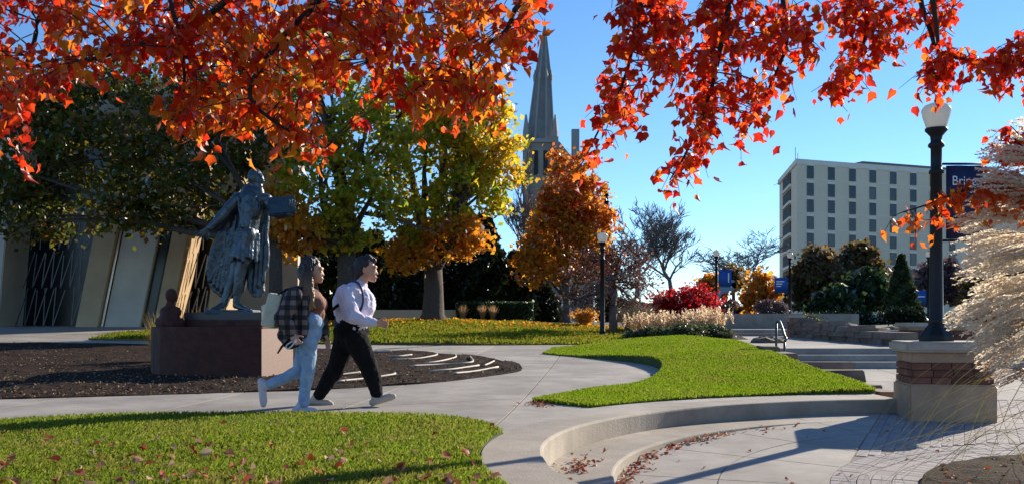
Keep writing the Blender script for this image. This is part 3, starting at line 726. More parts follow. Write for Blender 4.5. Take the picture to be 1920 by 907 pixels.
# low concrete wall behind the maple
tag(MB().box((at(770, 590, 40).x, 40, 1.2), (4.6, .3, .55)).build('low_wall', M['hall'], bevel=.02), 'low pale concrete wall behind the big maple trunk', 'wall')
# ------------------------------------------------------------------ trees and shrubs
def quads(c, size, aspect=1.6, up=None, seed=None):
    """leaf-sized rhombs at centres c with random orientation"""
    n = len(c); r = rng.normal(size=(n, 3)); r /= np.linalg.norm(r, axis=1, keepdims=True)
    q = rng.normal(size=(n, 3))
    if up is not None: q = q*.6+np.array(up)
    q -= (q*r).sum(1, keepdims=True)*r; q /= np.linalg.norm(q, axis=1, keepdims=True); p = np.cross(r, q)
    s = (size*rng.uniform(.65, 1.35, (n, 1)))
    a = q*s*aspect*.5; b = p*s*.5; fold = r*s*.12
    v = np.stack([c-a, c+b*1.0+fold-a*.15, c+a, c-b+fold-a*.15], 1).reshape(-1, 3)
    return v, np.arange(4*n, dtype=np.int32).reshape(n, 4)
def crown_pts(blobs, n, clump, shell=.45, per=45):
    vol = np.array([b[1]*b[2]*b[3] for b in blobs])**.72; vol /= vol.sum(); out = []
    for b, wv in zip(blobs, vol):
        k = max(3, int(n*wv/per)); d = rng.normal(size=(k, 3)); d /= np.linalg.norm(d, axis=1, keepdims=True)
        rr = rng.uniform(shell**3, 1, (k, 1))**(1/3.)*rng.uniform(.85, 1.08, (k, 1))
        cc = np.array(b[0])+d*rr*np.array(b[1:4])
        cs = clump*rng.uniform(.5, 1.3, (k, 1, 1))
        out.append((cc[:, None, :]+rng.normal(size=(k, per, 3))*cs*np.array([1, 1, .62])).reshape(-1, 3))
    return np.concatenate(out)
def crown(name, blobs, n, size, m, parent, clump=.3, shell=.45, zmin=None, aspect=1.5):
    c = crown_pts(blobs, n, clump, shell)
    if zmin is not None: c = c[c[:, 2] > zmin]
    v, f = quads(c, size, aspect)
    return nmesh(name, v, f, m, parent)
def limb(b, p, q, r0, r1, bend=.12, n=6, k=6, rnd=random):
    p, q = Vector(p), Vector(q); d = q-p
    off = Vector((rnd.uniform(-1, 1), rnd.uniform(-1, 1), rnd.uniform(-.2, .6)))*d.length*bend
    pts = [p+d*(i/k)+off*math.sin(math.pi*i/k)+Vector((rnd.uniform(-1, 1), rnd.uniform(-1, 1), rnd.uniform(-1, 1)))*d.length*.012*(0 < i < k) for i in range(k+1)]
    b.tube(pts, [lerp(r0, r1, (i/k)**.8) for i in range(k+1)], n); return pts
def pb(px, py, Y, rx, ry, rz=None):
    """a crown lobe given by its place in the photo (radii in photo pixels; ry in depth)"""
    s = Y/F; return (at(px, py, Y), rx*s, ry*s, (rz if rz else rx)*s)
def leaf_tree(name, label, px, Y, base, fork_py, lobes, n, size, lm, bark, tr, clump=.3, cat='tree', grp=None, limbs=None, crowns=None, shell=.45, dep=.5):
    X = (px-960)/F*Y
    root = empty(name, (X, Y, base), label, cat, grp)
    B_ = [pb(l[0], l[1], l[2], l[3], l[5] if len(l) > 5 else l[3]*dep, l[4]) for l in lobes]
    fk = at(px, fork_py, Y); b = MB()
    b.tube([(X-.02, Y, base-.3), (X, Y, base), (X, Y, base+.25), (X+.02, Y, lerp(base, fk.z, .6)), fk], [tr*1.9, tr*1.5, tr*1.1, tr*.95, tr*.9], 12)
    b.build('trunk', bark, root, True)
    for i, bl in enumerate(B_):
        lb_ = MB(); c = Vector(bl[0]); pts = limb(lb_, fk-Vector((0, 0, .1)), c+Vector((0, 0, bl[3]*.3)), tr*.62, tr*.14, .1, 7)
        for j in range(5):
            s0 = pts[random.randint(2, 5)]; dd = Vector((random.gauss(0, 1)*bl[1], random.gauss(0, 1)*bl[2], random.gauss(0, .8)*bl[3]))*.55
            limb(lb_, s0, c+dd, tr*.22, tr*.05, .14, 5, 5)
        lb_.build('limb', bark, root, True)
    if crowns is None: crown('crown', B_, n, size, lm, root, clump, shell)
    else:
        for (idx, nn, mm) in crowns: crown('crown', [B_[i] for i in idx], nn, size, mm, root, clump, shell)
    return root
LM = {}
LM['dark'] = leafmat('dark_green_leaves', [(.035, .055, .008), (.07, .09, .012), (.11, .10, .014), (.18, .08, .014)], .55, tboost=1.6)
LM['green'] = leafmat('green_gold_leaves', [(.12, .17, .012), (.22, .26, .016), (.32, .30, .02), (.46, .28, .02), (.16, .19, .014)], .62, tboost=2.0)
LM['gold'] = leafmat('gold_green_leaves', [(.24, .26, .016), (.36, .33, .02), (.5, .33, .022), (.5, .26, .02), (.28, .29, .018)], .62, tboost=1.9)
LM['amber'] = leafmat('amber_leaves', [(.46, .18, .015), (.52, .25, .02), (.40, .11, .012), (.34, .26, .02)], .6, tboost=1.7)
LM['orange'] = leafmat('orange_leaves', [(.32, .06, .014), (.48, .12, .016), (.52, .19, .02), (.44, .24, .025), (.26, .06, .015)], .6, tboost=1.7)
LM['yellow'] = leafmat('yellow_leaves', [(.5, .30, .02), (.52, .22, .02), (.4, .14, .02), (.46, .36, .03)], .6, tboost=1.7)
LM['brown'] = leafmat('olive_brown_leaves', [(.11, .07, .03), (.16, .10, .04), (.09, .08, .025), (.19, .115, .045)], .5, tboost=1.4)
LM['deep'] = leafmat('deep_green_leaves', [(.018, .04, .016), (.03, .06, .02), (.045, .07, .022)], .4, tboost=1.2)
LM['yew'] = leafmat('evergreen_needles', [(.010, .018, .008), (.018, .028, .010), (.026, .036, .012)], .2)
LM['red'] = leafmat('crimson_leaves', [(.36, .008, .012), (.48, .015, .02), (.28, .006, .012), (.55, .05, .03)], .55, tboost=1.5)
LM['sage'] = leafmat('sage_leaves', [(.07, .085, .035), (.11, .125, .055), (.08, .10, .035)], .4)
LM['mauve'] = leafmat('mauve_twigs', [(.13, .085, .09), (.18, .12, .12), (.12, .075, .075)], .35)
LM['spruce'] = leafmat('spruce_needles', [(.03, .05, .02), (.05, .07, .025), (.07, .09, .03)], .3)

leaf_tree('maple_tree', 'broad dark green maple in front of the concrete hall, left of the statue', 516, 30.5, .75, 455,
  [(50, 350, 31, 105, 80), (190, 290, 31, 110, 80), (310, 340, 30, 100, 75), (110, 230, 32, 115, 75), (330, 220, 31, 110, 75), (400, 375, 31, 70, 48), (215, 400, 30, 85, 38), (470, 270, 31, 85, 75), (60, 415, 30.5, 85, 34), (320, 420, 30.5, 50, 26), (200, 150, 33, 120, 60), (430, 130, 33, 100, 70)],
  16000, .14, LM['dark'], M['bark'], .22, .34, grp='big maples behind the statue')
leaf_tree('maple_tree', 'green and gold maple whose forked trunk stands behind the walkers', 650, 32, .85, 470,
  [(600, 330, 31, 90, 80), (520, 400, 30.5, 60, 45), (690, 260, 32, 95, 80), (600, 200, 33, 100, 80), (700, 380, 31, 80, 60), (560, 450, 31, 45, 30), (640, 440, 31.5, 60, 35), (560, 110, 33, 90, 70)],
  24000, .14, LM['green'], M['bark'], .34, .25, grp='big maples behind the statue', crowns=[([0, 2, 3, 4, 6, 7], 8500, LM['green']), ([1, 5], 1800, LM['yellow'])], shell=.55)
leaf_tree('maple_tree', 'golden green maple with stout forked trunk on the rear lawn', 812, 34, 1.0, 505,
  [(800, 300, 34, 100, 85), (890, 250, 34, 90, 85), (880, 370, 33.5, 85, 60), (780, 410, 33, 70, 50), (930, 310, 34.5, 55, 65), (840, 180, 35, 95, 70), (740, 200, 35, 90, 80), (850, 450, 33, 70, 40), (770, 480, 33, 50, 30), (915, 200, 35, 45, 60), (950, 270, 35, 30, 50)],
  28000, .14, LM['gold'], M['bark'], .36, .25, grp='big maples behind the statue', crowns=[([0, 2, 3, 6], 6500, LM['green']), ([1, 4, 5, 9, 10], 6800, LM['gold']), ([7, 8], 2600, LM['amber'])], shell=.55)
leaf_tree('maple_tree', 'rusty orange tree below the church spire', 1062, 45, 1.1, 560,
  [(1060, 470, 45, 85, 60), (1075, 380, 45, 60, 55), (1050, 320, 45.5, 24, 40), (1095, 320, 45, 22, 45), (1110, 430, 45, 45, 45), (1010, 500, 44.5, 55, 35), (1120, 500, 45, 38, 35), (1040, 415, 45, 40, 40), (1000, 450, 45, 30, 25)],
  16000, .15, LM['orange'], M['bark_grey'], .17, .26, shell=.5, crowns=[([1, 2, 3, 4, 6], 6500, LM['orange']), ([0, 5, 7, 8], 5500, LM['amber'])])
for (px, Y, cy, rx, rz, n, mk, lb) in [
    (1335, 62, 540, 24, 34, 1300, 'amber', 'ochre autumn tree beside the blue-banner lamp'),
    (1425, 64, 548, 34, 40, 1700, 'amber', 'golden autumn tree left of the two-line banner'),
    (1375, 66, 525, 20, 26, 700, 'brown', 'thin brown autumn tree between the golden ones'),
    (1530, 58, 525, 52, 70, 5200, 'brown', 'olive brown tree in front of the pale block, leftmost'),
    (1605, 60, 520, 66, 72, 7000, 'brown', 'olive brown tree in the middle of the dark grove'),
    (1625, 54, 545, 45, 45, 4200, 'deep', 'deep green tree in front of the olive brown ones'),
    (1560, 52, 575, 40, 28, 3200, 'deep', 'low dark green tree under the olive brown ones'),
    (1760, 62, 530, 55, 55, 3800, 'mauve', 'bare-looking mauve brown tree behind the large lamp post'),
    (1860, 60, 540, 60, 60, 3800, 'brown', 'brown tree behind the silver grass plumes'),
    (1950, 60, 520, 70, 70, 3000, 'brown', 'brown tree at the right edge of the picture')]:
    leaf_tree('tree', lb, px, Y, 1.1, cy+rz*.6, [(px, cy, Y, rx*.8, rz*.7), (px-rx*.45, cy+rz*.3, Y, rx*.55, rz*.5), (px+rx*.45, cy+rz*.25, Y, rx*.55, rz*.5), (px+rx*.1, cy-rz*.5, Y, rx*.5, rz*.45)], n, .24, LM[mk], M['bark_grey'], .13, .34, grp='trees on the far campus')
def conifer(name, label, px, Y, base, top_py, wpx, n, lm, grp=None, flat=0):
    X = (px-960)/F*Y; zt = CH+(HY-top_py)/F*Y; s = Y/F
    root = empty(name, (X, Y, base), label, 'tree', grp)
    MB().tube([(X, Y, base-.2), (X, Y, lerp(base, zt, .6)), (X, Y, zt)], [.16, .1, .03], 8).build('trunk', M['bark_dark'], root, True)
    t = rng.uniform(0, 1, n)**.7; a = rng.uniform(0, 2*np.pi, n)
    tier = .78+.22*np.abs(np.sin(t*34+a*.7)); lobe = .8+.2*np.sin(a*5+t*20)
    r = (wpx*s)*((t*.95+.05) if not flat else np.minimum(1, t*1.6+.25))*tier*lobe*rng.uniform(.45, 1, n)**.5
    c = np.stack([X+r*np.cos(a), Y+r*np.sin(a), zt-(zt-base-.1)*t-.25*r], 1)
    v, f = quads(c, .17, 2.2); nmesh('crown', v, f, lm, root); return root
conifer('spruce_tree', 'pointed green spruce left of the large lamp post', 1690, 46, 1.0, 478, 48, 6000, LM['spruce'])
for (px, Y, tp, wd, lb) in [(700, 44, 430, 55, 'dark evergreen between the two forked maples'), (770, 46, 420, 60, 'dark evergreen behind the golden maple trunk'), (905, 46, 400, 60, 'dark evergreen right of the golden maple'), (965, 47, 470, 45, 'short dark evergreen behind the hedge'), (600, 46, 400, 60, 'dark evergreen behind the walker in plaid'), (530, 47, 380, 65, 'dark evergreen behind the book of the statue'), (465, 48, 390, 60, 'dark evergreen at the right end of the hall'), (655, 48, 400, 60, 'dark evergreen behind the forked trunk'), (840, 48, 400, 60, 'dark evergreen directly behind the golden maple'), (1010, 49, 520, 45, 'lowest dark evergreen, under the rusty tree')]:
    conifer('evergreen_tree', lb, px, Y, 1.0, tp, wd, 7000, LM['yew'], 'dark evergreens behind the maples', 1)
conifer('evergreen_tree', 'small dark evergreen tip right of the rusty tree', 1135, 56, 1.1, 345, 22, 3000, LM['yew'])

def bare(name, label, px, Y, base, top_py, spread, m, levels=5, r0=.14, seed=1, weep=0., fork=3, cat='tree', grp=None, twig=.012, start=.25, wpx=None):
    rr = random.Random(seed); X = (px-960)/F*Y; H = CH+(HY-top_py)/F*Y-base
    root = empty(name, (X, Y, base), label, cat, grp); b = MB()
    b.tube([(X, Y, base-.2), (X, Y, base+H*start)], [r0*1.3, r0], 8); b.build('trunk', m, root, True)
    segs = []
    def grow(p, d, L_, r, lv):
        k = 3; pts = [p]; q = p.copy(); dd = d.copy()
        for i in range(k):
            dd = (dd+Vector((rr.gauss(0, .16), rr.gauss(0, .16), rr.gauss(0, .1)-weep*lv*.05))).normalized(); q = q+dd*L_/k; pts.append(q.copy())
        segs.append((pts, r, max(r*.55, twig*.5), lv))
        if lv >= levels: return
        for i in range(fork if lv > 1 else fork+2):
            t = rr.uniform(.35, 1); a = pts[min(k, int(t*k))] if i else pts[-1]
            ax = Vector((rr.gauss(0, 1), rr.gauss(0, 1), rr.gauss(0, .5))).normalized()
            nd = (dd*1.0+ax*spread*(1.0 if i else .3)+Vector((0, 0, .25-weep*.25))).normalized()
            grow(a.copy(), nd, L_*rr.uniform(.6, .82), max(r*.55, twig*.6), lv+1)
    grow(Vector((X, Y, base+H*start)), Vector((0, 0, 1)), H*.26, r0*.9, 1)
    mz = max(p.z for s in segs for p in s[0]); k = (H*(1-start))/(mz-base-H*start); zb = base+H*start
    wx = max(abs(p.x-X) for s in segs for p in s[0])
    kx = (wpx*Y/F)/wx if wpx else 1.
    bb, tw = MB(), MB()
    for pts, ra, rb, lv in segs:
        pts = [Vector((X+(p.x-X)*kx, Y+(p.y-Y)*kx, zb+(p.z-zb)*k if p.z > zb else p.z)) for p in pts]
        (bb if lv < 3 else tw).tube(pts, [lerp(ra, rb, i/(len(pts)-1)) for i in range(len(pts))], 5 if lv < 3 else 3, False)
    bb.build('limbs', m, root, True); tw.build('crown', m, root)
    return root
M['twig'] = mat('grey_twigs', (.17, .15, .145), .9, .2, 3.)
M['twig_brown'] = mat('mauve_brown_twigs', (.15, .09, .075), .9, .25, 3.)
bare('bare_tree', 'leafless grey tree left of the red bush, taller one', 1195, 70, 1.2, 372, .75, M['twig'], 7, .2, 3, fork=3, twig=.036, wpx=95, grp='leafless far trees')
bare('bare_tree', 'leafless round grey tree above the red bush', 1258, 72, 1.2, 380, .85, M['twig'], 7, .2, 5, fork=3, twig=.036, wpx=105, grp='leafless far trees')
bare('bare_tree', 'leafless tree above the golden autumn trees', 1402, 74, 1.2, 415, .85, M['twig'], 7, .18, 8, fork=3, twig=.036, wpx=100, grp='leafless far trees')
bare('bare_tree', 'brown leafless tree in front of the church tower', 1000, 62, 1.2, 270, .7, M['twig_brown'], 7, .2, 11, fork=3, twig=.03, wpx=75, grp='leafless far trees')
wt = bare('weeping_tree', 'low spreading purple brown tree beside the plain street lamp', 1150, 31, .55, 445, 1.9, M['twig_brown'], 7, .12, 21, weep=.75, fork=3, twig=.014, start=.30, wpx=118)
crown('sparse_leaves', [pb(1120, 500, 31, 70, 50, 35), pb(1200, 520, 31, 60, 50, 35), pb(1090, 550, 31, 45, 40, 22), pb(1160, 470, 31, 50, 40, 25)], 4200, .06, leafmat('purple_brown_leaves', [(.08, .04, .035), (.13, .06, .045), (.17, .085, .05)], .5), wt, .2)

# ------------------------------------------------------------------ shrubs, hedges and tufts of grass
def bush(name, label, lobes, n, size, lm, cat='bush', grp=None, clump=.12, base=None):
    B_ = [pb(l[0], l[1], l[2], l[3], l[5] if len(l) > 5 else l[3]*.9, l[4]) for l in lobes]
    c = sum((Vector(b[0]) for b in B_), Vector())/len(B_); zb = min(b[0].z-b[3] for b in B_) if base is None else base
    root = empty(name, (c.x, c.y, zb), label, cat, grp)
    st_ = MB()
    for b_ in B_:
        for j in range(5): limb(st_, (c.x+random.uniform(-.1, .1), c.y, zb-.1), Vector(b_[0])+Vector((random.uniform(-.6, .6)*b_[1], random.uniform(-.6, .6)*b_[2], random.uniform(-.3, .5)*b_[3])), .018, .006, .1, 4, 4)
    st_.build('stem', M['bark_dark'], root)
    crown('foliage', B_, n, size, lm, root, clump, .5); return root
bush('red_bush', 'bright crimson rounded bush behind the tan ornamental grass', [(1285, 565, 34, 50, 32), (1245, 575, 34, 35, 25), (1325, 572, 34, 28, 26), (1290, 590, 33.5, 55, 15)], 9000, .075, LM['red'], clump=.13)
bush('low_shrub', 'low sage green shrub at the left of the shrub bed', [(1225, 628, 26.6, 38, 15), (1190, 631, 26.6, 24, 12)], 4000, .05, LM['sage'], clump=.07, grp='low shrubs in front of the ornamental grass')
bush('low_shrub', 'largest low sage green shrub in the shrub bed', [(1285, 624, 26.2, 36, 18), (1258, 630, 26.2, 22, 12)], 4600, .05, LM['sage'], clump=.07, grp='low shrubs in front of the ornamental grass')
bush('low_shrub', 'low sage green shrub at the right of the shrub bed', [(1330, 622, 27.2, 26, 16), (1354, 627, 27.2, 16, 12)], 3200, .05, LM['sage'], clump=.07, grp='low shrubs in front of the ornamental grass')
bush('golden_shrub', 'small golden shrub behind the plain street lamp', [(1095, 592, 36, 24, 12)], 1200, .07, LM['amber'])
bush('lavender_bush', 'greyish lavender bush left of the small stone pillar', [(1440, 575, 46, 24, 15), (1465, 578, 46, 14, 12)], 2600, .07, LM['mauve'])
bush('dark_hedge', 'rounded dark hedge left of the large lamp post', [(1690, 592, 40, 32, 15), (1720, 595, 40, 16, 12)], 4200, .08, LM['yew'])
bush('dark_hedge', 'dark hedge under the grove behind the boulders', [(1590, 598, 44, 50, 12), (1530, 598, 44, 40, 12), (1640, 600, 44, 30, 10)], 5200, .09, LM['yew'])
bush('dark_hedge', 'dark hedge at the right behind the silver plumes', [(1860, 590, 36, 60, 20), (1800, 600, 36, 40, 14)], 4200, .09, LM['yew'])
for i, (px, w_, h_, lb) in enumerate([(1165, 40, 26, 'brown far shrub under the leafless trees, left'), (1230, 46, 24, 'brown far shrub under the leafless trees, middle'), (1300, 44, 24, 'brown far shrub behind the red bush'), (1370, 40, 18, 'brown far shrub under the golden trees')]):
    bush('far_shrub', lb, [(px, 582, 66, w_, h_), (px+w_*.6, 588, 66, w_*.7, h_*.7)], 2200, .2, LM['mauve' if i % 2 else 'brown'], clump=.3, grp='far shrubs', base=1.1)
bush('grey_shrub', 'pale grey green shrub right of the small stone pillar', [(1520, 600, 37, 16, 9)], 900, .06, LM['sage'])
hg = empty('clipped_hedge', (at(900, 596, 39).x, 39, 1.1), 'clipped boxy hedge right of the golden maple trunk', 'hedge')
cA = at(855, 568, 38.5); cB = at(1000, 568, 38.5); n = 9000
c = np.stack([rng.uniform(cA.x, cB.x, n), 38.5+rng.uniform(0, 1.2, n), 1.05+(cA.z-1.05)*rng.uniform(0, 1, n)**.7], 1)
k = rng.integers(0, 3, n); c[k == 0, 2] = cA.z+rng.normal(0, .03, (k == 0).sum()); c[k == 1, 1] = 38.5+rng.normal(0, .05, (k == 1).sum())
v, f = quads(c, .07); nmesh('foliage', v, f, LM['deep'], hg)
MB().box(((cA.x+cB.x)/2, 39.15, 1.0+.3), (cB.x-cA.x-.3, .8, .6)).build('stem', M['bark_dark'], hg)
def tuft(name, label, base, h, w_, n, m, plume=None, cat='grass', grp=None, lean=(0, 0), wid=.012):
    root = empty(name, base, label, cat, grp); root['kind'] = 'thing'; bx_, by_, bz_ = base
    a = rng.uniform(0, 2*np.pi, n); d = rng.uniform(0, 1, n)**.6; hh = h*rng.uniform(.55, 1.1, n); K = 5
    x0 = bx_+np.cos(a)*d*w_*.35; y0 = by_+np.sin(a)*d*w_*.35
    dx = np.cos(a)*d*w_*rng.uniform(.5, 1.1, n)+lean[0]; dy = np.sin(a)*d*w_*rng.uniform(.5, 1.1, n)+lean[1]
    t = np.linspace(0, 1, K)[None, :]
    cx_ = x0[:, None]+dx[:, None]*t**1.8; cy_ = y0[:, None]+dy[:, None]*t**1.8; cz_ = bz_-.03+hh[:, None]*(t-.12*d[:, None]*t**3)
    wv = (wid*(1-t*.85))*rng.uniform(.7, 1.3, (n, 1)); th = rng.uniform(0, np.pi, n)
    ox = np.cos(th)[:, None]*wv*.5; oy = np.sin(th)[:, None]*wv*.5
    v = np.stack([np.stack([cx_-ox, cy_-oy, cz_], 2), np.stack([cx_+ox, cy_+oy, cz_], 2)], 2).reshape(-1, 3)
    i = np.arange(n)[:, None]*K*2; j = np.arange(K-1)[None, :]*2; q = (i+j).ravel()
    nmesh('blades', v, np.stack([q, q+1, q+3, q+2], 1), m, root)
    if plume:
        k = max(4, n//14); s_ = rng.choice(n, k, replace=False)
        tip = np.stack([cx_[s_, -1], cy_[s_, -1], cz_[s_, -1]], 1)
        c = (tip[:, None, :]+rng.normal(size=(k, 26, 3))*np.array([.018, .018, .075])+np.array([0, 0, .06])).reshape(-1, 3)
        v, f = quads(c, .035, 2.6, (0, 0, 1)); nmesh('plumes', v, f, plume, root)
    return root
M['straw'] = leafmat('straw_blades', [(.42, .25, .11), (.52, .33, .16), (.36, .21, .09), (.4, .26, .13)], .5, tboost=1.6)
M['straw_grey'] = leafmat('grey_straw_blades', [(.24, .19, .14), (.3, .25, .18), (.2, .16, .11)], .4)
M['straw_plume'] = leafmat('straw_plumes', [(.58, .44, .28), (.64, .5, .34)], .55, tboost=1.4)
for (px, Y, py, h, w_, lb) in [(1205, 29.5, 628, .55, .5, 'tan ornamental grass, leftmost of the row before the red bush'), (1245, 29, 626, .5, .5, 'tan ornamental grass left of the middle of the row'), (1282, 29, 624, .5, .5, 'tan ornamental grass in the middle of the row'), (1312, 29.5, 622, .58, .5, 'tan ornamental grass right of the middle of the row'), (1338, 30, 620, .6, .45, 'tan ornamental grass, rightmost of the row before the red bush')]:
    p = at(px, py, Y); tuft('ornamental_grass', lb, (p.x, p.y, p.z), h, w_, 650, M['straw'], M['straw_plume'], 'grass', 'ornamental grasses before the red bush')
p = at(1190, 622, 31.5); tuft('ornamental_grass', 'grey dry grass clump beside the low spreading tree', tuple(p), 1.0, .8, 900, M['straw_grey'], None, 'grass')
for (px, lb) in ((868, 'small tuft of dry grass before the clipped hedge, left'), (905, 'small tuft of dry grass before the clipped hedge, middle'), (924, 'small tuft of dry grass before the clipped hedge, right')):
    p = at(px, 598, 37.9); tuft('grass_tuft', lb, tuple(p), .62, .22, 160, M['straw'], None, 'grass', 'dry grass tufts before the hedge')
for i, (px, Y, lb) in enumerate([(302, 18.6, 'yellow grass tuft left of the granite figure'), (375, 18.4, 'yellow grass tuft right of the granite figure'), (420, 18.4, 'yellow grass tuft behind the feet of the statue'), (470, 18.4, 'yellow grass tuft behind the statue plinth, right')]):
    tuft('grass_tuft', lb, ((px-960)/F*Y, Y, .12), 1.05, .4, 420, leafmat('yellow_grass%d' % i, [(.4, .25, .05), (.45, .3, .07), (.3, .2, .04)], .5), None, 'grass', 'yellow grass behind the statue')
# ------------------------------------------------------------------ bronze statue on its granite pedestal
M['bronze'] = mat('weathered_bronze', (.042, .052, .062), .36, .45, 5., .35, 22., metal=.6, col2=(.10, .125, .14))
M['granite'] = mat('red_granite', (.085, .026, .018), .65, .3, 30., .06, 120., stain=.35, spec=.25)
M['granite_lit'] = mat('lit_granite', (.27, .17, .13), .6, .15, 30., .06, 120.)  # granite of the right face, sunlight put into the colour
M['granite_dark'] = mat('dark_granite', (.05, .04, .04), .4, .25, 30.)
def frame(Y0): return lambda px, py, d=0.: Vector(((px-960)/F*Y0, Y0+d, CH-(py-HY)/F*Y0))
def hand(b, wr, d, up, s=1., curl=.5, spread=.22, thumb=1):
    """palm, four unequal jointed fingers and a thumb on the side of the palm; d = pointing direction, up = across the knuckles"""
    d = Vector(d).normalized(); up = (Vector(up)-d*Vector(up).dot(d)).normalized(); n = d.cross(up)
    wr = Vector(wr); k = wr+d*.085*s
    for t in (-.5, -.17, .17, .5): b.cap(wr+up*t*.045*s, .016*s, k+up*t*.062*s, .012*s, 8)
    for i, t in enumerate((-.5, -.17, .17, .5)):
        L_ = (.062, .075, .08, .07)[i]*s; p = k+up*t*.062*s; q = (d+up*t*spread*2).normalized(); r_ = .0092*s
        for j in range(3):
            q = (q*math.cos(curl*.55)+n*math.sin(curl*.55)).normalized(); e = p+q*L_*(.45, .32, .25)[j]; b.cap(p, r_, e, r_*.9, 8); p = e; r_ *= .92
    p = wr+d*.02*s+up*.026*s*thumb; q = (d*.7+up*.75*thumb+n*.3).normalized()
    for j in range(3):
        e = p+q*(.035, .03, .024)[j]*s; b.cap(p, .0125*s, e, .0105*s, 8); p = e; q = (q+d*.35+n*curl*.4).normalized()
S = frame(15.9)
gz = float(T(-5, 15.5))
ped = empty('statue_pedestal', (S(410, 700).x, 15.6, gz), 'dark red granite pedestal block under the bronze statue', 'pedestal')
def gpt(px, Y, z): return Vector(((px-960)/F*Y, Y, z))
ztop = CH-(612-HY)/F*15.3
q = [(283, 16.1), (286, 15.65), (300, 15.35), (330, 15.15), (370, 15.05), (430, 15.0), (492, 15.0), (548, 15.9), (505, 17.2), (330, 17.2)]
MB().hexa([gpt(a, Y, gz-.3) for a, Y in q], [gpt(a, Y, ztop) for a, Y in q]).build('block', M['granite'], ped, bevel=.012)
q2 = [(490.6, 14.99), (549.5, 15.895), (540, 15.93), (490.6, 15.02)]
MB().hexa([gpt(a, Y-.012, gz-.3) for a, Y in q2], [gpt(a, Y-.012, ztop-.03) for a, Y in q2]).build('lit_side', M['granite_lit'], ped)  # sheet over the right face, paler colour stands in for sun on it
q = [(330, 15.7), (492, 15.35), (520, 16.0), (492, 16.9), (350, 16.9)]
MB().hexa([gpt(a, Y, ztop) for a, Y in q], [gpt(a, Y, ztop+.11) for a, Y in q]).build('plinth_slab', M['granite'], ped, bevel=.01)
q = [(345, 15.75), (490, 15.45), (508, 16.0), (486, 16.7), (362, 16.7)]
MB().hexa([gpt(a, Y, ztop+.11) for a, Y in q], [gpt(a, Y, ztop+.235) for a, Y in q]).build('plinth_slab', M['granite_dark'], ped, bevel=.01)
zp = ztop+.235
# small granite figure at the left corner of the pedestal
G = frame(15.55); b = MB()
b.ell(G(321, 553), (.095, .095, .115)); b.ell(G(325, 557, -.02), (.07, .07, .085)); b.cap(G(330, 554, -.03), .018, G(332, 558, -.04), .018)
b.cap(G(320, 565), .06, G(319, 576), .085); b.cap(G(310, 584), .09, G(330, 584), .09); b.cap(G(318, 590), .15, G(317, 606), .19); b.cap(G(302, 604), .10, G(336, 606), .10)
fig = b.fuse('granite_bust', M['granite'], None, .016, 4); tag(fig, 'small red granite bust on the left end of the statue pedestal', 'sculpture')
st_ = empty('statue', (S(440, 584).x, 15.9, zp), 'larger than life bronze statue of a cloaked man with outstretched arm and open book', 'statue')
b = MB()
b.ell(S(478, 333), (.125, .12, .155)); b.ell(S(486, 338, -.02), (.09, .09, .12)); b.cap(S(492, 336, -.05), .022, S(495, 341, -.06), .026); b.cap(S(486, 348, -.05), .05, S(488, 350, -.05), .05)
for e in (-1, 1): b.cap(S(470, 331, -.02+.10*e), .02, S(471, 338, -.02+.10*e), .02)
b.cap(S(477, 347), .085, S(474, 362), .10); b.cap(S(466, 360), .12, S(484, 362, -.02), .11)
b.cap(S(446, 372, .02), .105, S(500, 374, -.02), .10); b.cap(S(470, 375), .20, S(468, 408), .185); b.cap(S(468, 408), .185, S(463, 440), .19)
b.ell(S(473, 392, -.06), (.19, .16, .23)); b.ell(S(464, 445), (.19, .18, .18))
for (p0, p1, r0, r1) in [((470, 440, -.12), (452, 520, -.10), .12, .09), ((452, 520, -.10), (447, 565, -.10), .09, .065), ((455, 450, .05), (436, 520, .05), .13, .10), ((436, 520, .05), (420, 568, .02), .10, .065)]: b.cap(S(*p0), r0, S(*p1), r1)
for k in range(7): b.cap(S(458+k*4.5, 440, -.16+.02*k), .035, S(466+k*4.0-6, 505-k*5, -.15+.02*k), .03)
b.cap(S(446, 572, -.1), .06, S(466, 579, -.16), .04); b.cap(S(466, 579, -.16), .04, S(474, 581, -.18), .03)
b.cap(S(420, 570, .02), .06, S(408, 578, -.08), .045); b.cap(S(408, 578, -.08), .045, S(401, 580, -.12), .03)
for k in range(18):
    a_ = 2*math.pi*k/18; b.cap(S(463+17*math.cos(a_), 432, .15*math.sin(a_)), .045, S(459+(22+3*(k % 2))*math.cos(a_), 482+4*(k % 3), .2*math.sin(a_)-.03), .032)
b.tube([S(463+20*math.cos(2*math.pi*k/16), 437, .18*math.sin(2*math.pi*k/16)) for k in range(17)], .035, 8)
for k in range(5): b.cap(S(452+k*8, 372, -.17), .02, S(460+k*3, 428, -.2), .022)
# sleeves and hands
b.chain([(S(446, 374), .11), (S(420, 405, -.04), .095), (S(398, 428, -.08), .065)]); b.cap(S(430, 395, .02), .10, S(408, 425, .0), .08)
hand(b, S(396, 430, -.08), (-.85, -.1, -.62), (.5, .2, -.8), 1.55, .12, .5)
b.chain([(S(500, 376), .11), (S(524, 402, -.03), .10), (S(546, 402, -.12), .06)])
hand(b, S(547, 400, -.12), (.35, -.3, .9), (.9, .2, -.3), 1.4, .5, .3)
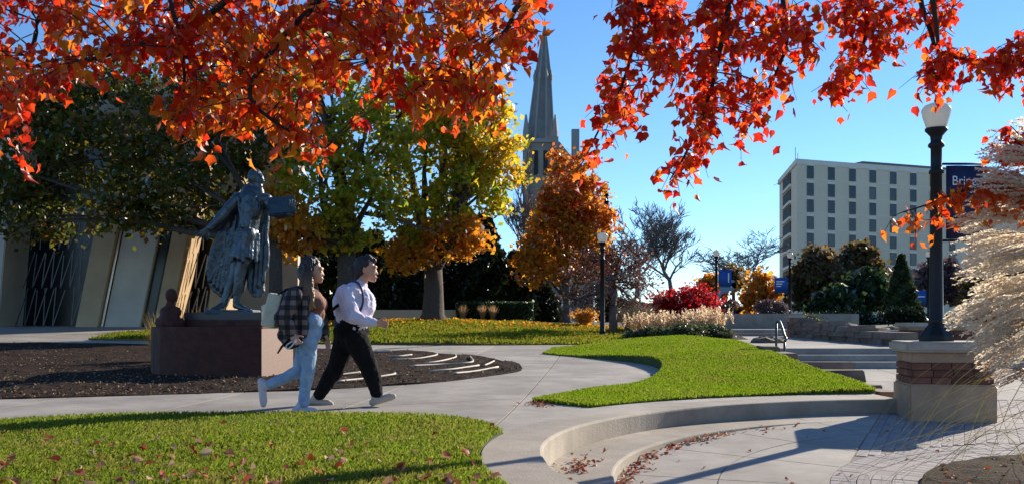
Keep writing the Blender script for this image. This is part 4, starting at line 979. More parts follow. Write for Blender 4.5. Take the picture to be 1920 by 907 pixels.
# cloak: thick folded cloth behind the figure
def cloth(outline, d0, d1, th):
    n = len(outline); v0 = []; v1 = []
    cx_ = sum(o[0] for o in outline)/n; cy_ = sum(o[1] for o in outline)/n
    for (x, y) in outline:
        u = (y-360)/200.; d = lerp(d0, d1, u); v0.append(S(x, y, d)); v1.append(S(x, y, d+th))
    c0_, c1_ = S(cx_, cy_, lerp(d0, d1, (cy_-360)/200.)+.02), S(cx_, cy_, lerp(d0, d1, (cy_-360)/200.)+th+.06)
    k = len(b.v); b.v += [tuple(p) for p in v0+v1+[c0_, c1_]]
    for i in range(n):
        j = (i+1) % n; b.f += [(k+j, k+i, k+2*n), (k+n+i, k+n+j, k+2*n+1), (k+i, k+j, k+n+j, k+n+i)]
cloth([(446, 366), (428, 400), (404, 436), (388, 470), (380, 505), (384, 530), (396, 548), (416, 560), (440, 556), (452, 545), (462, 500), (464, 440), (470, 372)], .08, .16, .09)
cloth([(470, 372), (500, 370), (501, 410), (499, 440), (502, 470), (500, 500), (490, 522), (494, 545), (486, 556), (472, 556), (461, 540), (458, 480), (464, 420)], .10, .06, .09)
for k in range(6): b.cap(S(440-k*5, 400+k*14, .1), .03, S(425-k*7, 545-abs(k-2)*7, .13), .035)
for k in range(3): b.cap(S(484+k*6, 420, .1), .025, S(474+k*9, 545-k*9, .07), .03)
b.fuse('figure', M['bronze'], st_, .013, 2, .008, (12, 12, 7))
bk = MB(); Mr = Euler((R(-20), R(-6), R(8))).to_matrix()
bk.box(S(531, 388, -.1), (.44, .05, .34), M=Mr); bk.build('book', M['bronze'], st_, bevel=.012)
bk = MB(); bk.box(S(531, 389, -.135), (.40, .05, .30), M=Mr); bk.build('book_pages', mat('bronze_pages', (.06, .085, .095), .4, .3, 12., .4, 60., metal=.7), st_, bevel=.02)
MB().hexa([S(392, 588, -.3), S(484, 588, -.3), S(484, 588, .25), S(392, 588, .25)], [S(394, 580.5, -.28), S(482, 580.5, -.28), S(482, 580.5, .22), S(394, 580.5, .22)]).build('foot_plate', M['bronze'], st_, bevel=.01)

# ------------------------------------------------------------------ two people walking
M['skin'] = mat('skin', (.58, .30, .19), .5, .08, 12.)
M['hair_dark'] = mat('dark_hair', (.022, .014, .012), .45, .4, 60., .5, 90.)
def denim():
    m = mat('light_denim', (.17, .27, .42), .85, .25, 9., .3, 160., col2=(.36, .48, .62), spec=.2); return m
M['denim'] = denim()
M['white_shoe'] = mat('white_canvas', (.55, .50, .52), .7, .08, 20.)
M['beige_shoe'] = mat('beige_canvas', (.46, .38, .31), .75, .1, 20.)
M['black_cloth'] = mat('black_cloth', (.010, .009, .010), .9, .3, 12., .4, 60., spec=.12)
M['grey_sweat'] = mat('pale_sweatshirt', (.62, .58, .70), .9, .08, 10., .4, 40.)
M['rust_top'] = mat('rust_top', (.20, .075, .05), .8, .15, 20.)
M['canvas_bag'] = mat('canvas_bag', (.66, .58, .43), .85, .12, 14., .3, 80.)
M['navy_strap'] = plain('navy_strap', (.02, .03, .09), .7)
def plaid():
    m = bpy.data.materials.new('plaid'); m.use_nodes = True; n = m.node_tree.nodes; L = m.node_tree.links.new; b = n['Principled BSDF']
    b.inputs['Roughness'].default_value = .9; tc = n.new('ShaderNodeTexCoord'); sp = n.new('ShaderNodeSeparateXYZ'); L(tc.outputs['Object'], sp.inputs[0])
    outs = []
    for ax, fr_ in (('X', 62), ('Z', 62), ('Y', 62)):
        mu = n.new('ShaderNodeMath'); mu.operation = 'MULTIPLY'; mu.inputs[1].default_value = fr_; L(sp.outputs[ax], mu.inputs[0])
        si = n.new('ShaderNodeMath'); si.operation = 'SINE'; L(mu.outputs[0], si.inputs[0])
        gt = n.new('ShaderNodeMath'); gt.operation = 'GREATER_THAN'; gt.inputs[1].default_value = 0.0; L(si.outputs[0], gt.inputs[0]); outs.append(gt.outputs[0])
    ad = n.new('ShaderNodeMath'); ad.operation = 'ADD'; L(outs[0], ad.inputs[0]); L(outs[1], ad.inputs[1])
    hf = n.new('ShaderNodeMath'); hf.operation = 'MULTIPLY'; hf.inputs[1].default_value = .5; L(ad.outputs[0], hf.inputs[0])
    cr = n.new('ShaderNodeValToRGB'); e = cr.color_ramp; e.interpolation = 'CONSTANT'
    e.elements[0].color = (.012, .011, .014, 1); e.elements[1].position = .4; e.elements[1].color = (.05, .036, .036, 1)
    x = e.elements.new(.8); x.color = (.20, .14, .13, 1)
    L(hf.outputs[0], cr.inputs[0]); L(cr.outputs[0], b.inputs['Base Color']); return m
M['plaid'] = plaid()
def ombre():
    m = mat('ombre_hair', (.03, .017, .012), .4, .3, 40., .6, 70.); n = m.node_tree.nodes; L = m.node_tree.links.new; b = n['Principled BSDF']
    tc = n.new('ShaderNodeTexCoord'); sp = n.new('ShaderNodeSeparateXYZ'); L(tc.outputs['Generated'], sp.inputs[0])
    cr = n.new('ShaderNodeValToRGB'); cr.color_ramp.elements[0].position = .1; cr.color_ramp.elements[0].color = (.34, .18, .07, 1)
    cr.color_ramp.elements[1].position = .72; cr.color_ramp.elements[1].color = (.022, .013, .011, 1); L(sp.outputs['Z'], cr.inputs[0]); L(cr.outputs[0], b.inputs['Base Color']); return m
M['ombre'] = ombre()
M['eye'] = plain('eye_dark', (.015, .01, .01), .3); M['lip'] = plain('lip', (.35, .09, .08), .5)
def shoe(b, heel, toe, upv, h=.075, w_=.042):
    heel, toe, upv = Vector(heel), Vector(toe), Vector(upv).normalized(); d = toe-heel; L_ = d.length; d.normalize(); side = d.cross(upv).normalized()
    b.cap(heel+upv*.04, w_*.95, heel+d*L_*.35+upv*.036, w_); b.cap(heel+d*L_*.35+upv*.036, w_, heel+d*L_*.75+upv*.026, w_*1.02); b.cap(heel+d*L_*.75+upv*.026, w_*1.02, toe-d*.035+upv*.018, w_*.78)
    b.cap(heel+d*.03+upv*.055, .045, heel+d*.06+upv*(h+.03), .043)
def head(b, W_, c, fx, tilt, k=1.):
    """skull, jaw, nose, brow, chin, ears; faces +x, c in photo pixels, tilt = pixels of looking down"""
    cx_, cy_ = c
    b.ell(W_(cx_-3*k, cy_-5), (.095, .075, .105)); b.ell(W_(cx_+6*k, cy_+5+tilt*.3), (.066, .06, .088))
    b.cap(W_(cx_+7*k, cy_+16+tilt*.5), .032, W_(cx_+12.5*k, cy_+18+tilt*.6), .024)
    b.cap(W_(cx_+15.5*k, cy_+0+tilt*.5), .010, W_(cx_+18.3*k, cy_+6+tilt*.7), .012); b.cap(W_(cx_+15*k, cy_-5+tilt*.3, -.035), .018, W_(cx_+15*k, cy_-5+tilt*.3, .035), .018)
    b.cap(W_(cx_+16*k, cy_+13+tilt*.6, -.018), .012, W_(cx_+16*k, cy_+13+tilt*.6, .018), .012)
    for e in (-1, 1): b.cap(W_(cx_-4, cy_+0, .072*e), .018, W_(cx_-5, cy_+7, .068*e), .014)
def face(W_, c, tilt, par, s=1.):
    cx_, cy_ = c
    for e in (-1, 1): MB().ell(W_(cx_+15.5, cy_+1+tilt*.45, .034*e), (.008, .012, .007)).build('eye', M['eye'], par, True)
    for e in (-1, 1): MB().cap(W_(cx_+16.0, cy_-4.5+tilt*.35, .024*e), .005, W_(cx_+13.5, cy_-4.0+tilt*.35, .05*e), .004).build('eyebrow', M['hair_dark'], par, True)
    MB().cap(W_(cx_+17.6, cy_+13.2+tilt*.6, -.016), .006, W_(cx_+17.6, cy_+13.2+tilt*.6, .016), .006).build('mouth', M['lip'], par, True)

# --- the walker in the plaid jacket
W1 = frame(10.2)
w1 = empty('person', (W1(575, 769).x, 10.2, 0), 'walker in plaid jacket and light jeans with pale backpack and long hair', 'person')
b = MB(); HC = (588, 507); head(b, W1, HC, 1, 3)
b.chain([(W1(582, 522), .05), (W1(577, 543), .055)]); b.cap(W1(573, 552, -.10), .08, W1(573, 552, .10), .08); b.cap(W1(578, 560), .12, W1(583, 600), .11); b.ell(W1(578, 622), (.13, .15, .11))
b.chain([(W1(580, 640, -.07), .08), (W1(581, 695, -.06), .055), (W1(571, 757, -.05), .038)]); b.chain([(W1(573, 640, .07), .08), (W1(557, 697, .06), .055), (W1(499, 720, .06), .036), (W1(490, 722, .06), .035)])
b.chain([(W1(560, 555, -.19), .055), (W1(542, 597, -.30), .042), (W1(557, 624, -.27), .03)]); b.chain([(W1(577, 556, .17), .055), (W1(592, 600, .2), .042), (W1(604, 630, .16), .03)])
hand(b, W1(558, 626, -.27), (.55, -.1, -.8), (.6, .5, .4), 1., .9, .1); hand(b, W1(604, 631, .16), (.35, 0, -.9), (.6, -.5, .4), 1., .6, .15)
b.cap(W1(571, 757, -.05), .036, W1(570, 766, -.05), .036); b.cap(W1(490, 722, .06), .036, W1(487, 730, .06), .036)
body = b.fuse('body', M['skin'], w1, .009, 2); face(W1, HC, 3, w1)
b = MB(); b.ell(W1(581, 498), (.108, .088, .112)); b.ell(W1(573, 512), (.085, .085, .12))
for k in range(9):
    e = -.085+k*.021; b.chain([(W1(578-abs(k-4)*.5, 500, e*.9), .035), (W1(571+(k % 3)*2, 530, e*1.15), .034), (W1(566+(k % 3)*4, 556, e*1.3), .03), (W1(563+(k % 4)*4, 578, e*1.3), .016)])
for e in (-1, 1):
    for j in range(4): b.chain([(W1(582+j, 488, .07*e), .028), (W1(578+j*2, 515, .09*e), .028), (W1(577+j*4, 545, .125*e), .026), (W1(578+j*5, 568+j*2, .15*e), .020), (W1(582+j*5, 586-j*3, .15*e), .007)])
b.fuse('hair', M['ombre'], w1, .008, 1, .010, (60, 60, 9))
b = MB(); b.cap(W1(572, 556, -.09), .11, W1(572, 556, .09), .11); b.cap(W1(582, 562), .135, W1(582, 598), .125); b.ell(W1(596, 570, -.06), (.095, .085, .09)); b.ell(W1(596, 570, .06), (.095, .085, .09)); b.cap(W1(588, 585), .125, W1(586, 600), .12)
b.fuse('top', M['rust_top'], w1, .011, 3, .006, (18, 18, 18))
b = MB(); b.cap(W1(566, 551, -.12), .085, W1(566, 551, .12), .085); b.cap(W1(562, 560, -.07), .13, W1(558, 612, -.08), .14); b.cap(W1(562, 560, .07), .13, W1(560, 612, .08), .14)
b.cap(W1(556, 615, -.10), .13, W1(552, 630, -.10), .13); b.cap(W1(560, 615, .10), .12, W1(566, 630, .10), .11)
b.cap(W1(580, 560, -.16), .05, W1(577, 622, -.17), .05); b.cap(W1(584, 560, .15), .05, W1(592, 625, .17), .05)
b.chain([(W1(560, 554, -.20), .088), (W1(542, 596, -.30), .078), (W1(556, 622, -.27), .058)]); b.chain([(W1(578, 556, .18), .085), (W1(593, 600, .21), .075), (W1(602, 622, .18), .06)])
b.chain([(W1(544, 552, .0), .08), (W1(536, 590, 0), .08), (W1(538, 626, 0), .09)]); b.cap(W1(536, 628, -.14), .07, W1(560, 636, -.18), .06); b.cap(W1(590, 570, .19), .05, W1(600, 630, .19), .06)
b.fuse('jacket', M['plaid'], w1, .010, 2, .020, (11, 11, 7))
b = MB(); b.cap(W1(584, 602, -.05), .128, W1(584, 602, .05), .128); b.ell(W1(577, 624), (.15, .17, .13))
b.chain([(W1(580, 640, -.075), .105), (W1(581, 692, -.065), .072), (W1(574, 725, -.05), .062), (W1(571, 754, -.05), .058)]); b.chain([(W1(573, 640, .075), .105), (W1(558, 695, .065), .07), (W1(525, 712, .06), .06), (W1(503, 720, .06), .054)])
b.fuse('jeans', M['denim'], w1, .009, 2, .006, (12, 12, 20))
b = MB(); shoe(b, W1(556, 774.5, -.05), W1(601, 774.5, -.06), (0, 0, 1)); b.fuse('shoe', M['white_shoe'], w1, .008, 2)
b = MB(); shoe(b, W1(480, 716, .06), W1(489, 765, .06), (1, 0, .18)); b.fuse('shoe', M['white_shoe'], w1, .008, 2)
b = MB(); b.box(W1(514, 582, 0), (.15, .27, .36), M=Euler((0, R(14), 0)).to_matrix()); b.box(W1(503, 588, 0), (.08, .2, .2), M=Euler((0, R(-12), 0)).to_matrix()); b.fuse('backpack', M['canvas_bag'], w1, .014, 6)
for e in (-1, 1): MB().tube(crv([W1(522, 555, .1*e), W1(548, 541, .14*e), W1(570, 540, .15*e), W1(580, 560, .17*e), W1(572, 596, .19*e), W1(540, 606, .16*e)], 4), .009, 6).build('strap', M['black_cloth'], w1, True)
MB().tube([W1(556, 634, -.31), W1(541, 648, -.30), W1(533, 660, -.29)], [.011, .013, .010], 6).build('key_strap', M['black_cloth'], w1, True)
MB().tube(crv([W1(568, 634, -.31), W1(562, 644, -.31), W1(552, 652, -.30), W1(549, 646, -.30), W1(560, 638, -.31)], 3), .007, 5).build('cable', M['white_print'], w1, True)

# --- the walker in the pale sweatshirt
W2 = frame(10.75)
w2 = empty('person', (W2(662, 761).x, 10.75, 0), 'walker in pale grey sweatshirt and loose black trousers with tied dark hair', 'person')
b = MB(); HC = (689, 503); head(b, W2, HC, 1, 6)
b.chain([(W2(682, 521), .058), (W2(672, 540), .065)]); b.cap(W2(666, 550, -.12), .09, W2(666, 550, .12), .09); b.cap(W2(664, 560), .16, W2(662, 605), .16); b.ell(W2(658, 620), (.17, .17, .11))
b.chain([(W2(670, 636, -.09), .1), (W2(694, 686, -.09), .075), (W2(710, 738, -.09), .042)]); b.chain([(W2(646, 636, .09), .1), (W2(627, 690, .09), .07), (W2(594, 745, .09), .042)])
b.chain([(W2(655, 552, -.21), .06), (W2(669, 594, -.25), .05), (W2(712, 604, -.24), .032)]); b.chain([(W2(668, 552, .21), .06), (W2(654, 598, .25), .05), (W2(636, 622, .22), .032)])
hand(b, W2(713, 604.5, -.24), (.95, 0, -.15), (.1, -.2, .95), 1.05, 1.5, .05); hand(b, W2(636, 623, .22), (-.3, 0, -.9), (.6, -.5, .4), 1., .8, .15)
body = b.fuse('body', M['skin'], w2, .009, 2); face(W2, HC, 6, w2)
b = MB(); b.ell(W2(681, 496), (.108, .088, .10)); b.ell(W2(674, 507), (.07, .08, .085)); b.cap(W2(690, 484), .05, W2(700, 488), .035); b.ell(W2(662, 506), (.05, .05, .06)); b.cap(W2(672, 520), .04, W2(668, 530), .03)
b.fuse('hair', M['hair_dark'], w2, .008, 1, .008, (30, 50, 30))
b = MB(); b.cap(W2(667, 545, -.13), .10, W2(668, 545, .13), .10); b.cap(W2(676, 533), .075, W2(672, 540), .09); b.ell(W2(662, 570), (.23, .23, .22)); b.ell(W2(676, 570), (.17, .2, .2)); b.ell(W2(664, 594), (.205, .22, .12)); b.cap(W2(668, 604, -.07), .14, W2(668, 604, .07), .14); b.ell(W2(648, 580), (.13, .2, .15))
b.chain([(W2(653, 550, -.22), .10), (W2(667, 592, -.26), .088), (W2(696, 602, -.25), .062), (W2(708, 604, -.245), .045)]); b.chain([(W2(667, 550, .22), .1), (W2(654, 596, .26), .085), (W2(640, 616, .23), .055)])
for k in range(4): b.cap(W2(652+k*7, 584+k*4, -.29), .02, W2(668+k*9, 604-k, -.27), .016)
b.fuse('sweatshirt', M['grey_sweat'], w2, .010, 2, .015, (8, 8, 11))
b = MB(); b.cap(W2(664, 604, -.06), .155, W2(664, 604, .06), .155); b.ell(W2(658, 620), (.205, .20, .14))
b.chain([(W2(671, 636, -.1), .138), (W2(693, 684, -.1), .103), (W2(703, 712, -.09), .088), (W2(708, 734, -.09), .072)]); b.chain([(W2(646, 636, .1), .138), (W2(629, 688, .1), .1), (W2(610, 718, .09), .085), (W2(596, 740, .09), .07)])
b.cap(W2(655, 640), .1, W2(660, 655), .06)
b.fuse('trousers', M['black_cloth'], w2, .010, 2, .011, (9, 9, 7))
b = MB(); shoe(b, W2(703, 759, -.09), W2(746, 742, -.09), (-.33, 0, .94)); b.fuse('shoe', M['beige_shoe'], w2, .008, 2)
b = MB(); shoe(b, W2(580, 760, .09), W2(624, 761, .08), (0, 0, 1)); b.fuse('shoe', M['beige_shoe'], w2, .008, 2)
MB().tube(crv([W2(662, 528, -.11), W2(676, 531, -.17), W2(684, 545, -.2), W2(686, 565, -.19), W2(680, 585, -.2)], 5), .013, 6).build('strap', M['navy_strap'], w2, True)
MB().tube(crv([W2(627, 582, -.17), W2(638, 574, -.22), W2(650, 569, -.25)], 4), .018, 6).build('strap', M['black_cloth'], w2, True)
# ------------------------------------------------------------------ grass blades (stuff)
def blades(name, poly, zf, n, h, wid, lm, near=None, parent=None):
    A_ = np.array(poly); out = []
    x = rng.uniform(A_[:, 0].min(), A_[:, 0].max(), n*3); y = rng.uniform(A_[:, 1].min(), A_[:, 1].max(), n*3)
    k = inside(A_, x, y) & (np.abs(x/np.maximum(y, .1)) < .60)
    if near: k &= rng.uniform(0, 1, n*3) < np.clip((near/np.maximum(y, .5))**2, 0, 1)
    x, y = x[k][:n], y[k][:n]; m = len(x); z = zf(x, y)
    a = rng.uniform(0, 2*np.pi, m); ln = rng.uniform(.1, .9, m); hh = h*rng.uniform(.5, 1.25, m)*(1+.35*np.sin(x*2.3+1)*np.sin(y*1.9)); th = rng.uniform(0, np.pi, m)
    w_ = wid*rng.uniform(.7, 1.4, m)*np.clip(y/8, .8, 3)
    ox, oy = np.cos(th)*w_/2, np.sin(th)*w_/2
    tx, ty = x+np.cos(a)*ln*hh*.8, y+np.sin(a)*ln*hh*.8
    mx_, my_ = x+np.cos(a)*ln*hh*.25, y+np.sin(a)*ln*hh*.25
    v = np.stack([np.stack([x-ox, y-oy, z-.01], 1), np.stack([x+ox, y+oy, z-.01], 1), np.stack([mx_+ox*.8, my_+oy*.8, z+hh*.55], 1), np.stack([tx, ty, z+hh*(1-.3*ln)], 1)], 1).reshape(-1, 3)
    return nmesh(name, v, np.arange(4*m, dtype=np.int32).reshape(m, 4), lm, parent, kind='stuff')
LM['grass'] = leafmat('grass_blades', [(.075, .13, .010), (.13, .19, .012), (.19, .24, .018), (.12, .18, .012), (.30, .27, .07)], .55, .6, .004, 1.4, ((.24, .20, .05), 1.3, .8))
LM['grass2'] = leafmat('lawn_blades', [(.09, .16, .008), (.15, .23, .012), (.21, .28, .016), (.13, .20, .012)], .55, .6, .004, 1.4, ((.24, .21, .05), 1.1, .5))
LM['grass3'] = leafmat('rear_lawn_blades', [(.08, .13, .010), (.12, .17, .012), (.16, .19, .016), (.20, .18, .02), (.11, .15, .012)], .5, .6, .004, 1.4, ((.34, .19, .035), .45, .35))
g = blades('grass', FRONT_LAWN, lambda x, y: T(x, y)+.012, 280000, .043, .0048, LM['grass'], 6.5); tag(g, 'short green grass of the leaf-strewn front lawn', 'grass')
g = blades('grass', RIGHT_LAWN, lambda x, y: LAWN(x, y)+.012, 190000, .042, .0075, LM['grass2'], 14); tag(g, 'bright green grass of the lawn above the curved wall', 'grass')
g = blades('grass', REAR_LAWN, lambda x, y: REARZ(x, y), 60000, .09, .018, LM['grass3'], 34); tag(g, 'yellowing grass of the rear lawn under the maples', 'grass')

# ------------------------------------------------------------------ maple leaf shapes
def leaf_shape(fold, curl, lobe=.42, twist=0.):
    Rr = [(.24, .02), (.37, .24), (lobe, .50), (.25, .60), (.09, .86)]
    mid = [(0, 0), (0, .3), (0, .6), (0, 1)]
    vs = [(x, y) for x, y in mid]+[(x, y) for x, y in Rr]+[(-x, y) for x, y in Rr]
    out = []
    for x, y in vs: out.append((x, y, abs(x)*fold-curl*y*y+twist*x*y))
    fr = [(0, 4, 1), (4, 5, 1), (1, 5, 2), (5, 6, 2), (6, 7, 2), (2, 7, 8), (2, 8, 3)]
    fl = [(a+5 if a > 3 else a, c+5 if c > 3 else c, b_+5 if b_ > 3 else b_) for a, b_, c in fr]
    # petiole
    k = len(out); out += [(-.015, -.45, .05), (.015, -.45, .05), (.012, .02, 0), (-.012, .02, 0)]
    return np.array(out), np.array(fr+fl+[(k, k+1, k+2), (k, k+2, k+3)])
LSH = [leaf_shape(.35, .35, .50), leaf_shape(.6, .5, .38), leaf_shape(-.25, .45, .54, .25), leaf_shape(.45, -.35, .44, -.3), leaf_shape(.95, .6, .36, .2)]
def leaf_frames(pos, dirv, size):
    n = len(pos); d = dirv/np.linalg.norm(dirv, axis=1, keepdims=True); r = rng.normal(size=(n, 3)); r -= (r*d).sum(1, keepdims=True)*d; r /= np.linalg.norm(r, axis=1, keepdims=True)
    return np.stack([r, d, np.cross(r, d)], 2)*size[:, None, None]
def leaf_stuff(name, pos, fr, m, parent=None, flat=False):
    V_, F_ = [], []; off = 0; which = rng.integers(0, len(LSH), len(pos))
    for i, (sv, sf) in enumerate(LSH):
        k = which == i
        if not k.any(): continue
        v = np.einsum('nij,kj->nki', fr[k], sv)+pos[k][:, None, :]; n = len(v)
        F_.append((sf[None]+(np.arange(n)*len(sv))[:, None, None]).reshape(-1, 3)+off); V_.append(v.reshape(-1, 3)); off += n*len(sv)
    return nmesh(name, np.concatenate(V_), np.concatenate(F_), m, parent, kind='stuff')
LM['maple'] = leafmat('red_maple_leaves', [(.40, .016, .008), (.52, .026, .008), (.60, .048, .010), (.58, .085, .012), (.46, .02, .008), (.62, .17, .016), (.34, .02, .012), (.5, .03, .01)], .62, .5, .02, 1.6)
LM['maple_orange'] = leafmat('orange_maple_leaves', [(.42, .03, .008), (.56, .075, .010), (.62, .14, .014), (.60, .20, .018), (.44, .045, .01), (.62, .28, .02), (.36, .05, .015)], .62, .5, .02, 1.55)
lme = []
for i, (sv, sf) in enumerate(LSH):
    for mk in ('maple', 'maple_orange'):
        me = bpy.data.meshes.new('leaf'); me.from_pydata(sv.tolist(), [], sf.tolist()); me.materials.append(LM[mk]); lme.append(me)

# ------------------------------------------------------------------ red maple overhead: trunk behind the camera, boughs hanging into view
TB = Vector((-1.6, -2.8, 0)); TT = Vector((-1.5, -2.6, 2.7))
rm = empty('red_maple_tree', TB, 'red and orange maple whose leafy boughs hang across the top', 'tree')
MB().tube(crv([TB-Vector((0, 0, .3)), TB+Vector((0, 0, .1)), TB+Vector((.05, .05, 1.3)), TT, TT+Vector((.1, .2, 1.6)), TT+Vector((.3, .3, 3.4))], 4), [.26, .25, .23, .22, .21, .2, .19, .19, .19, .19, .18, .18, .17, .16, .15, .14, .12, .1, .08, .06, .05], 12).build('trunk', M['bark'], rm, True)
def bp(l): return [at(a, b_, Y) for a, b_, Y in l]
BR = [  # (way from the trunk in metres, then photo pixels with distance, leaf colour, radius)
 ([(-1.9, 1.2, 4.0)], [(520, -130, 4.8), (430, -5, 5.0), (345, 55, 5.1), (240, 90, 5.2), (150, 118, 5.3), (20, 130, 5.4), (-60, 150, 5.5)], 0, .022),
 ([(-1.6, 1.2, 4.2)], [(690, -140, 5.0), (598, 0, 5.0), (530, 70, 5.0), (468, 170, 5.0), (510, 225, 5.0), (560, 255, 5.0), (603, 285, 5.0)], 1, .022),
 ([(-1.9, 1.0, 4.1)], [(300, -120, 4.9), (320, 0, 5.0), (340, 90, 5.0), (345, 165, 5.1), (330, 230, 5.1)], 0, .016),
 ([(-2.4, 1.0, 3.9)], [(60, -120, 5.2), (70, 40, 5.2), (50, 120, 5.3), (25, 210, 5.3), (35, 260, 5.3)], 0, .016),
 ([(-.9, 1.4, 4.3)], [(830, -140, 5.2), (850, 0, 5.3), (880, 70, 5.3), (885, 140, 5.3), (905, 205, 5.3)], 1, .02),
 ([(-.7, 1.4, 4.3)], [(1000, -140, 5.3), (965, 20, 5.4), (935, 70, 5.4), (860, 100, 5.5), (790, 160, 5.5), (745, 200, 5.5)], 1, .02),
 ([(-1.2, 1.2, 4.3)], [(700, -140, 5.4), (720, -10, 5.5), (700, 60, 5.6), (705, 110, 5.6)], 1, .016),
 ([(-.3, 1.6, 4.4)], [(1215, -140, 5.6), (1203, -5, 5.7), (1192, 60, 5.7), (1170, 150, 5.8), (1130, 230, 5.8), (1095, 300, 5.9)], 0, .018),
 ([(.1, 1.8, 4.5)], [(1395, -150, 5.7), (1370, -5, 5.8), (1355, 70, 5.8), (1330, 180, 5.9), (1290, 280, 5.9), (1256, 338, 6.0)], 0, .024),
 ([(.3, 1.8, 4.5)], [(1450, -150, 5.9), (1468, 0, 6.0), (1475, 80, 6.0), (1440, 170, 6.1), (1395, 255, 6.1)], 0, .02),
 ([(.6, 1.8, 4.5)], [(1600, -150, 6.0), (1625, -5, 6.1), (1622, 70, 6.1), (1600, 125, 6.2), (1552, 178, 6.2)], 0, .018),
 ([(1.0, 1.8, 4.4)], [(1705, -150, 6.0), (1725, -5, 6.2), (1745, 60, 6.2), (1760, 95, 6.2), (1810, 112, 6.2), (1880, 110, 6.2), (1960, 95, 6.1)], 0, .02),
 ([(1.0, 1.8, 4.4), (1.7, 4.0, 3.2)], [(1760, 92, 6.2), (1752, 130, 6.2), (1738, 175, 6.3)], 0, .011),
 ([(1.6, 1.4, 4.3), (3.2, 4.2, 3.9)], [(2040, 260, 6.1), (1960, 335, 6.1), (1870, 342, 6.1), (1800, 360, 6.1), (1735, 385, 6.1), (1692, 398, 6.1)], 1, .014),
 ([(1.6, 1.4, 4.3), (3.2, 4.2, 3.9)], [(2060, 150, 6.2), (1975, 235, 6.2), (1905, 265, 6.2), (1875, 300, 6.2)], 0, .012)]
REG = [  # outlines of the leafy masses in the photo, how many sprays, how far, colour
 ([(-30, -25), (1058, -25), (1030, 0), (985, 40), (965, 95), (945, 125), (925, 175), (900, 195), (850, 195), (800, 185), (760, 190), (722, 170), (690, 100), (655, 50), (632, 80), (640, 165), (590, 140), (575, 195), (600, 262), (560, 262), (500, 240), (430, 215), (385, 235), (330, 215), (278, 200), (300, 160), (395, 130), (310, 108), (180, 95), (125, 160), (60, 185), (-30, 175)], 390, (4.7, 6.0), 1),
 ([(1105, -20), (1260, -20), (1262, 110), (1225, 190), (1180, 225), (1140, 235), (1120, 272), (1088, 272), (1085, 225), (1125, 180), (1140, 110), (1158, 40)], 46, (5.5, 6.0), 0),
 ([(1215, -20), (1530, -20), (1525, 90), (1490, 160), (1435, 195), (1400, 240), (1372, 245), (1345, 190), (1315, 270), (1280, 312), (1250, 305), (1278, 240), (1300, 150), (1265, 160), (1245, 110)], 135, (5.6, 6.3), 0),
 ([(1550, -20), (1700, -20), (1675, 75), (1645, 100), (1608, 112), (1585, 162), (1545, 160), (1578, 90), (1548, 40)], 48, (5.9, 6.3), 0),
 ([(1745, -20), (1798, -20), (1788, 30), (1755, 55)], 8, (6.1, 6.3), 0),
 ([(1742, 85), (1830, 85), (1880, 88), (1920, 55), (1965, 50), (1965, 165), (1885, 150), (1830, 115), (1790, 130), (1772, 158), (1722, 165), (1736, 125)], 50, (6.0, 6.4), 0),
 ([(1705, 388), (1765, 358), (1820, 335), (1900, 322), (1960, 332), (1960, 372), (1880, 375), (1800, 366), (1745, 395)], 30, (6.0, 6.2), 1),
 ([(1872, 235), (1960, 225), (1960, 300), (1885, 290)], 12, (6.1, 6.3), 0)]
SKYH = [(5, 5, 95, 95), (165, 2, 195, 25), (415, 40, 440, 60)]
nodes = []
for way, pxs, ck, r0 in BR:
    P3 = [Vector(p) for p in way]; Q3 = bp(pxs)
    pts = crv([TT+Vector((random.uniform(-.1, .1), 0, random.uniform(-.2, .4)))]+P3+Q3, 5)
    n = len(pts); rr_ = [max(.004, lerp(.075, r0, min(1, i/(5*(len(P3)+1)))) if i < 5*(len(P3)+1) else lerp(r0, .0035, (i-5*(len(P3)+1))/(n-5*(len(P3)+1)))) for i in range(n)]
    MB().tube(pts, rr_, 7).build('branch', M['bark_dark'], rm, True)
    nodes += [(p, ck) for i, p in enumerate(pts) if i >= 5*(len(P3)+1)-1]
kd = KDTree(len(nodes))
for i, (p, _) in enumerate(nodes): kd.insert(p, i)
kd.balance()
twigs = MB(); LP = {0: [[], [], []], 1: [[], [], []]}
def spray(c, ck, nl):
    p, i, dist = kd.find(c); p = Vector(p)
    d = c-p; 
    if d.length > .75: p = c-d.normalized()*.75+Vector((0, 0, .25)); 
    dirw = (d.normalized()*.4+Vector((random.gauss(0, .5), random.gauss(0, .5), -.55))).normalized(); L_ = random.uniform(.14, .26)
    mid = p.lerp(c, .55)+Vector((0, 0, .04*d.length)); e = c+dirw*L_*.5+Vector((0, 0, -.03))
    pts = crv([p, mid, c, e], 3); twigs.tube(pts, [lerp(.0042, .0015, k/(len(pts)-1)) for k in range(len(pts))], 4, False)
    for k in range(nl):
        t = random.uniform(.35, 1.0) if k else 1.0; q = pts[min(len(pts)-1, int(t*(len(pts)-1)))]
        dv_ = Vector((random.gauss(0, .55), random.gauss(0, .55), -1+random.gauss(0, .45))).normalized(); s = random.uniform(.04, .074)
        pos = q+dv_*s*.45+Vector((random.gauss(0, .02), random.gauss(0, .02), random.gauss(0, .02)))
        LP[ck][0].append(pos); LP[ck][1].append(dv_); LP[ck][2].append(s)
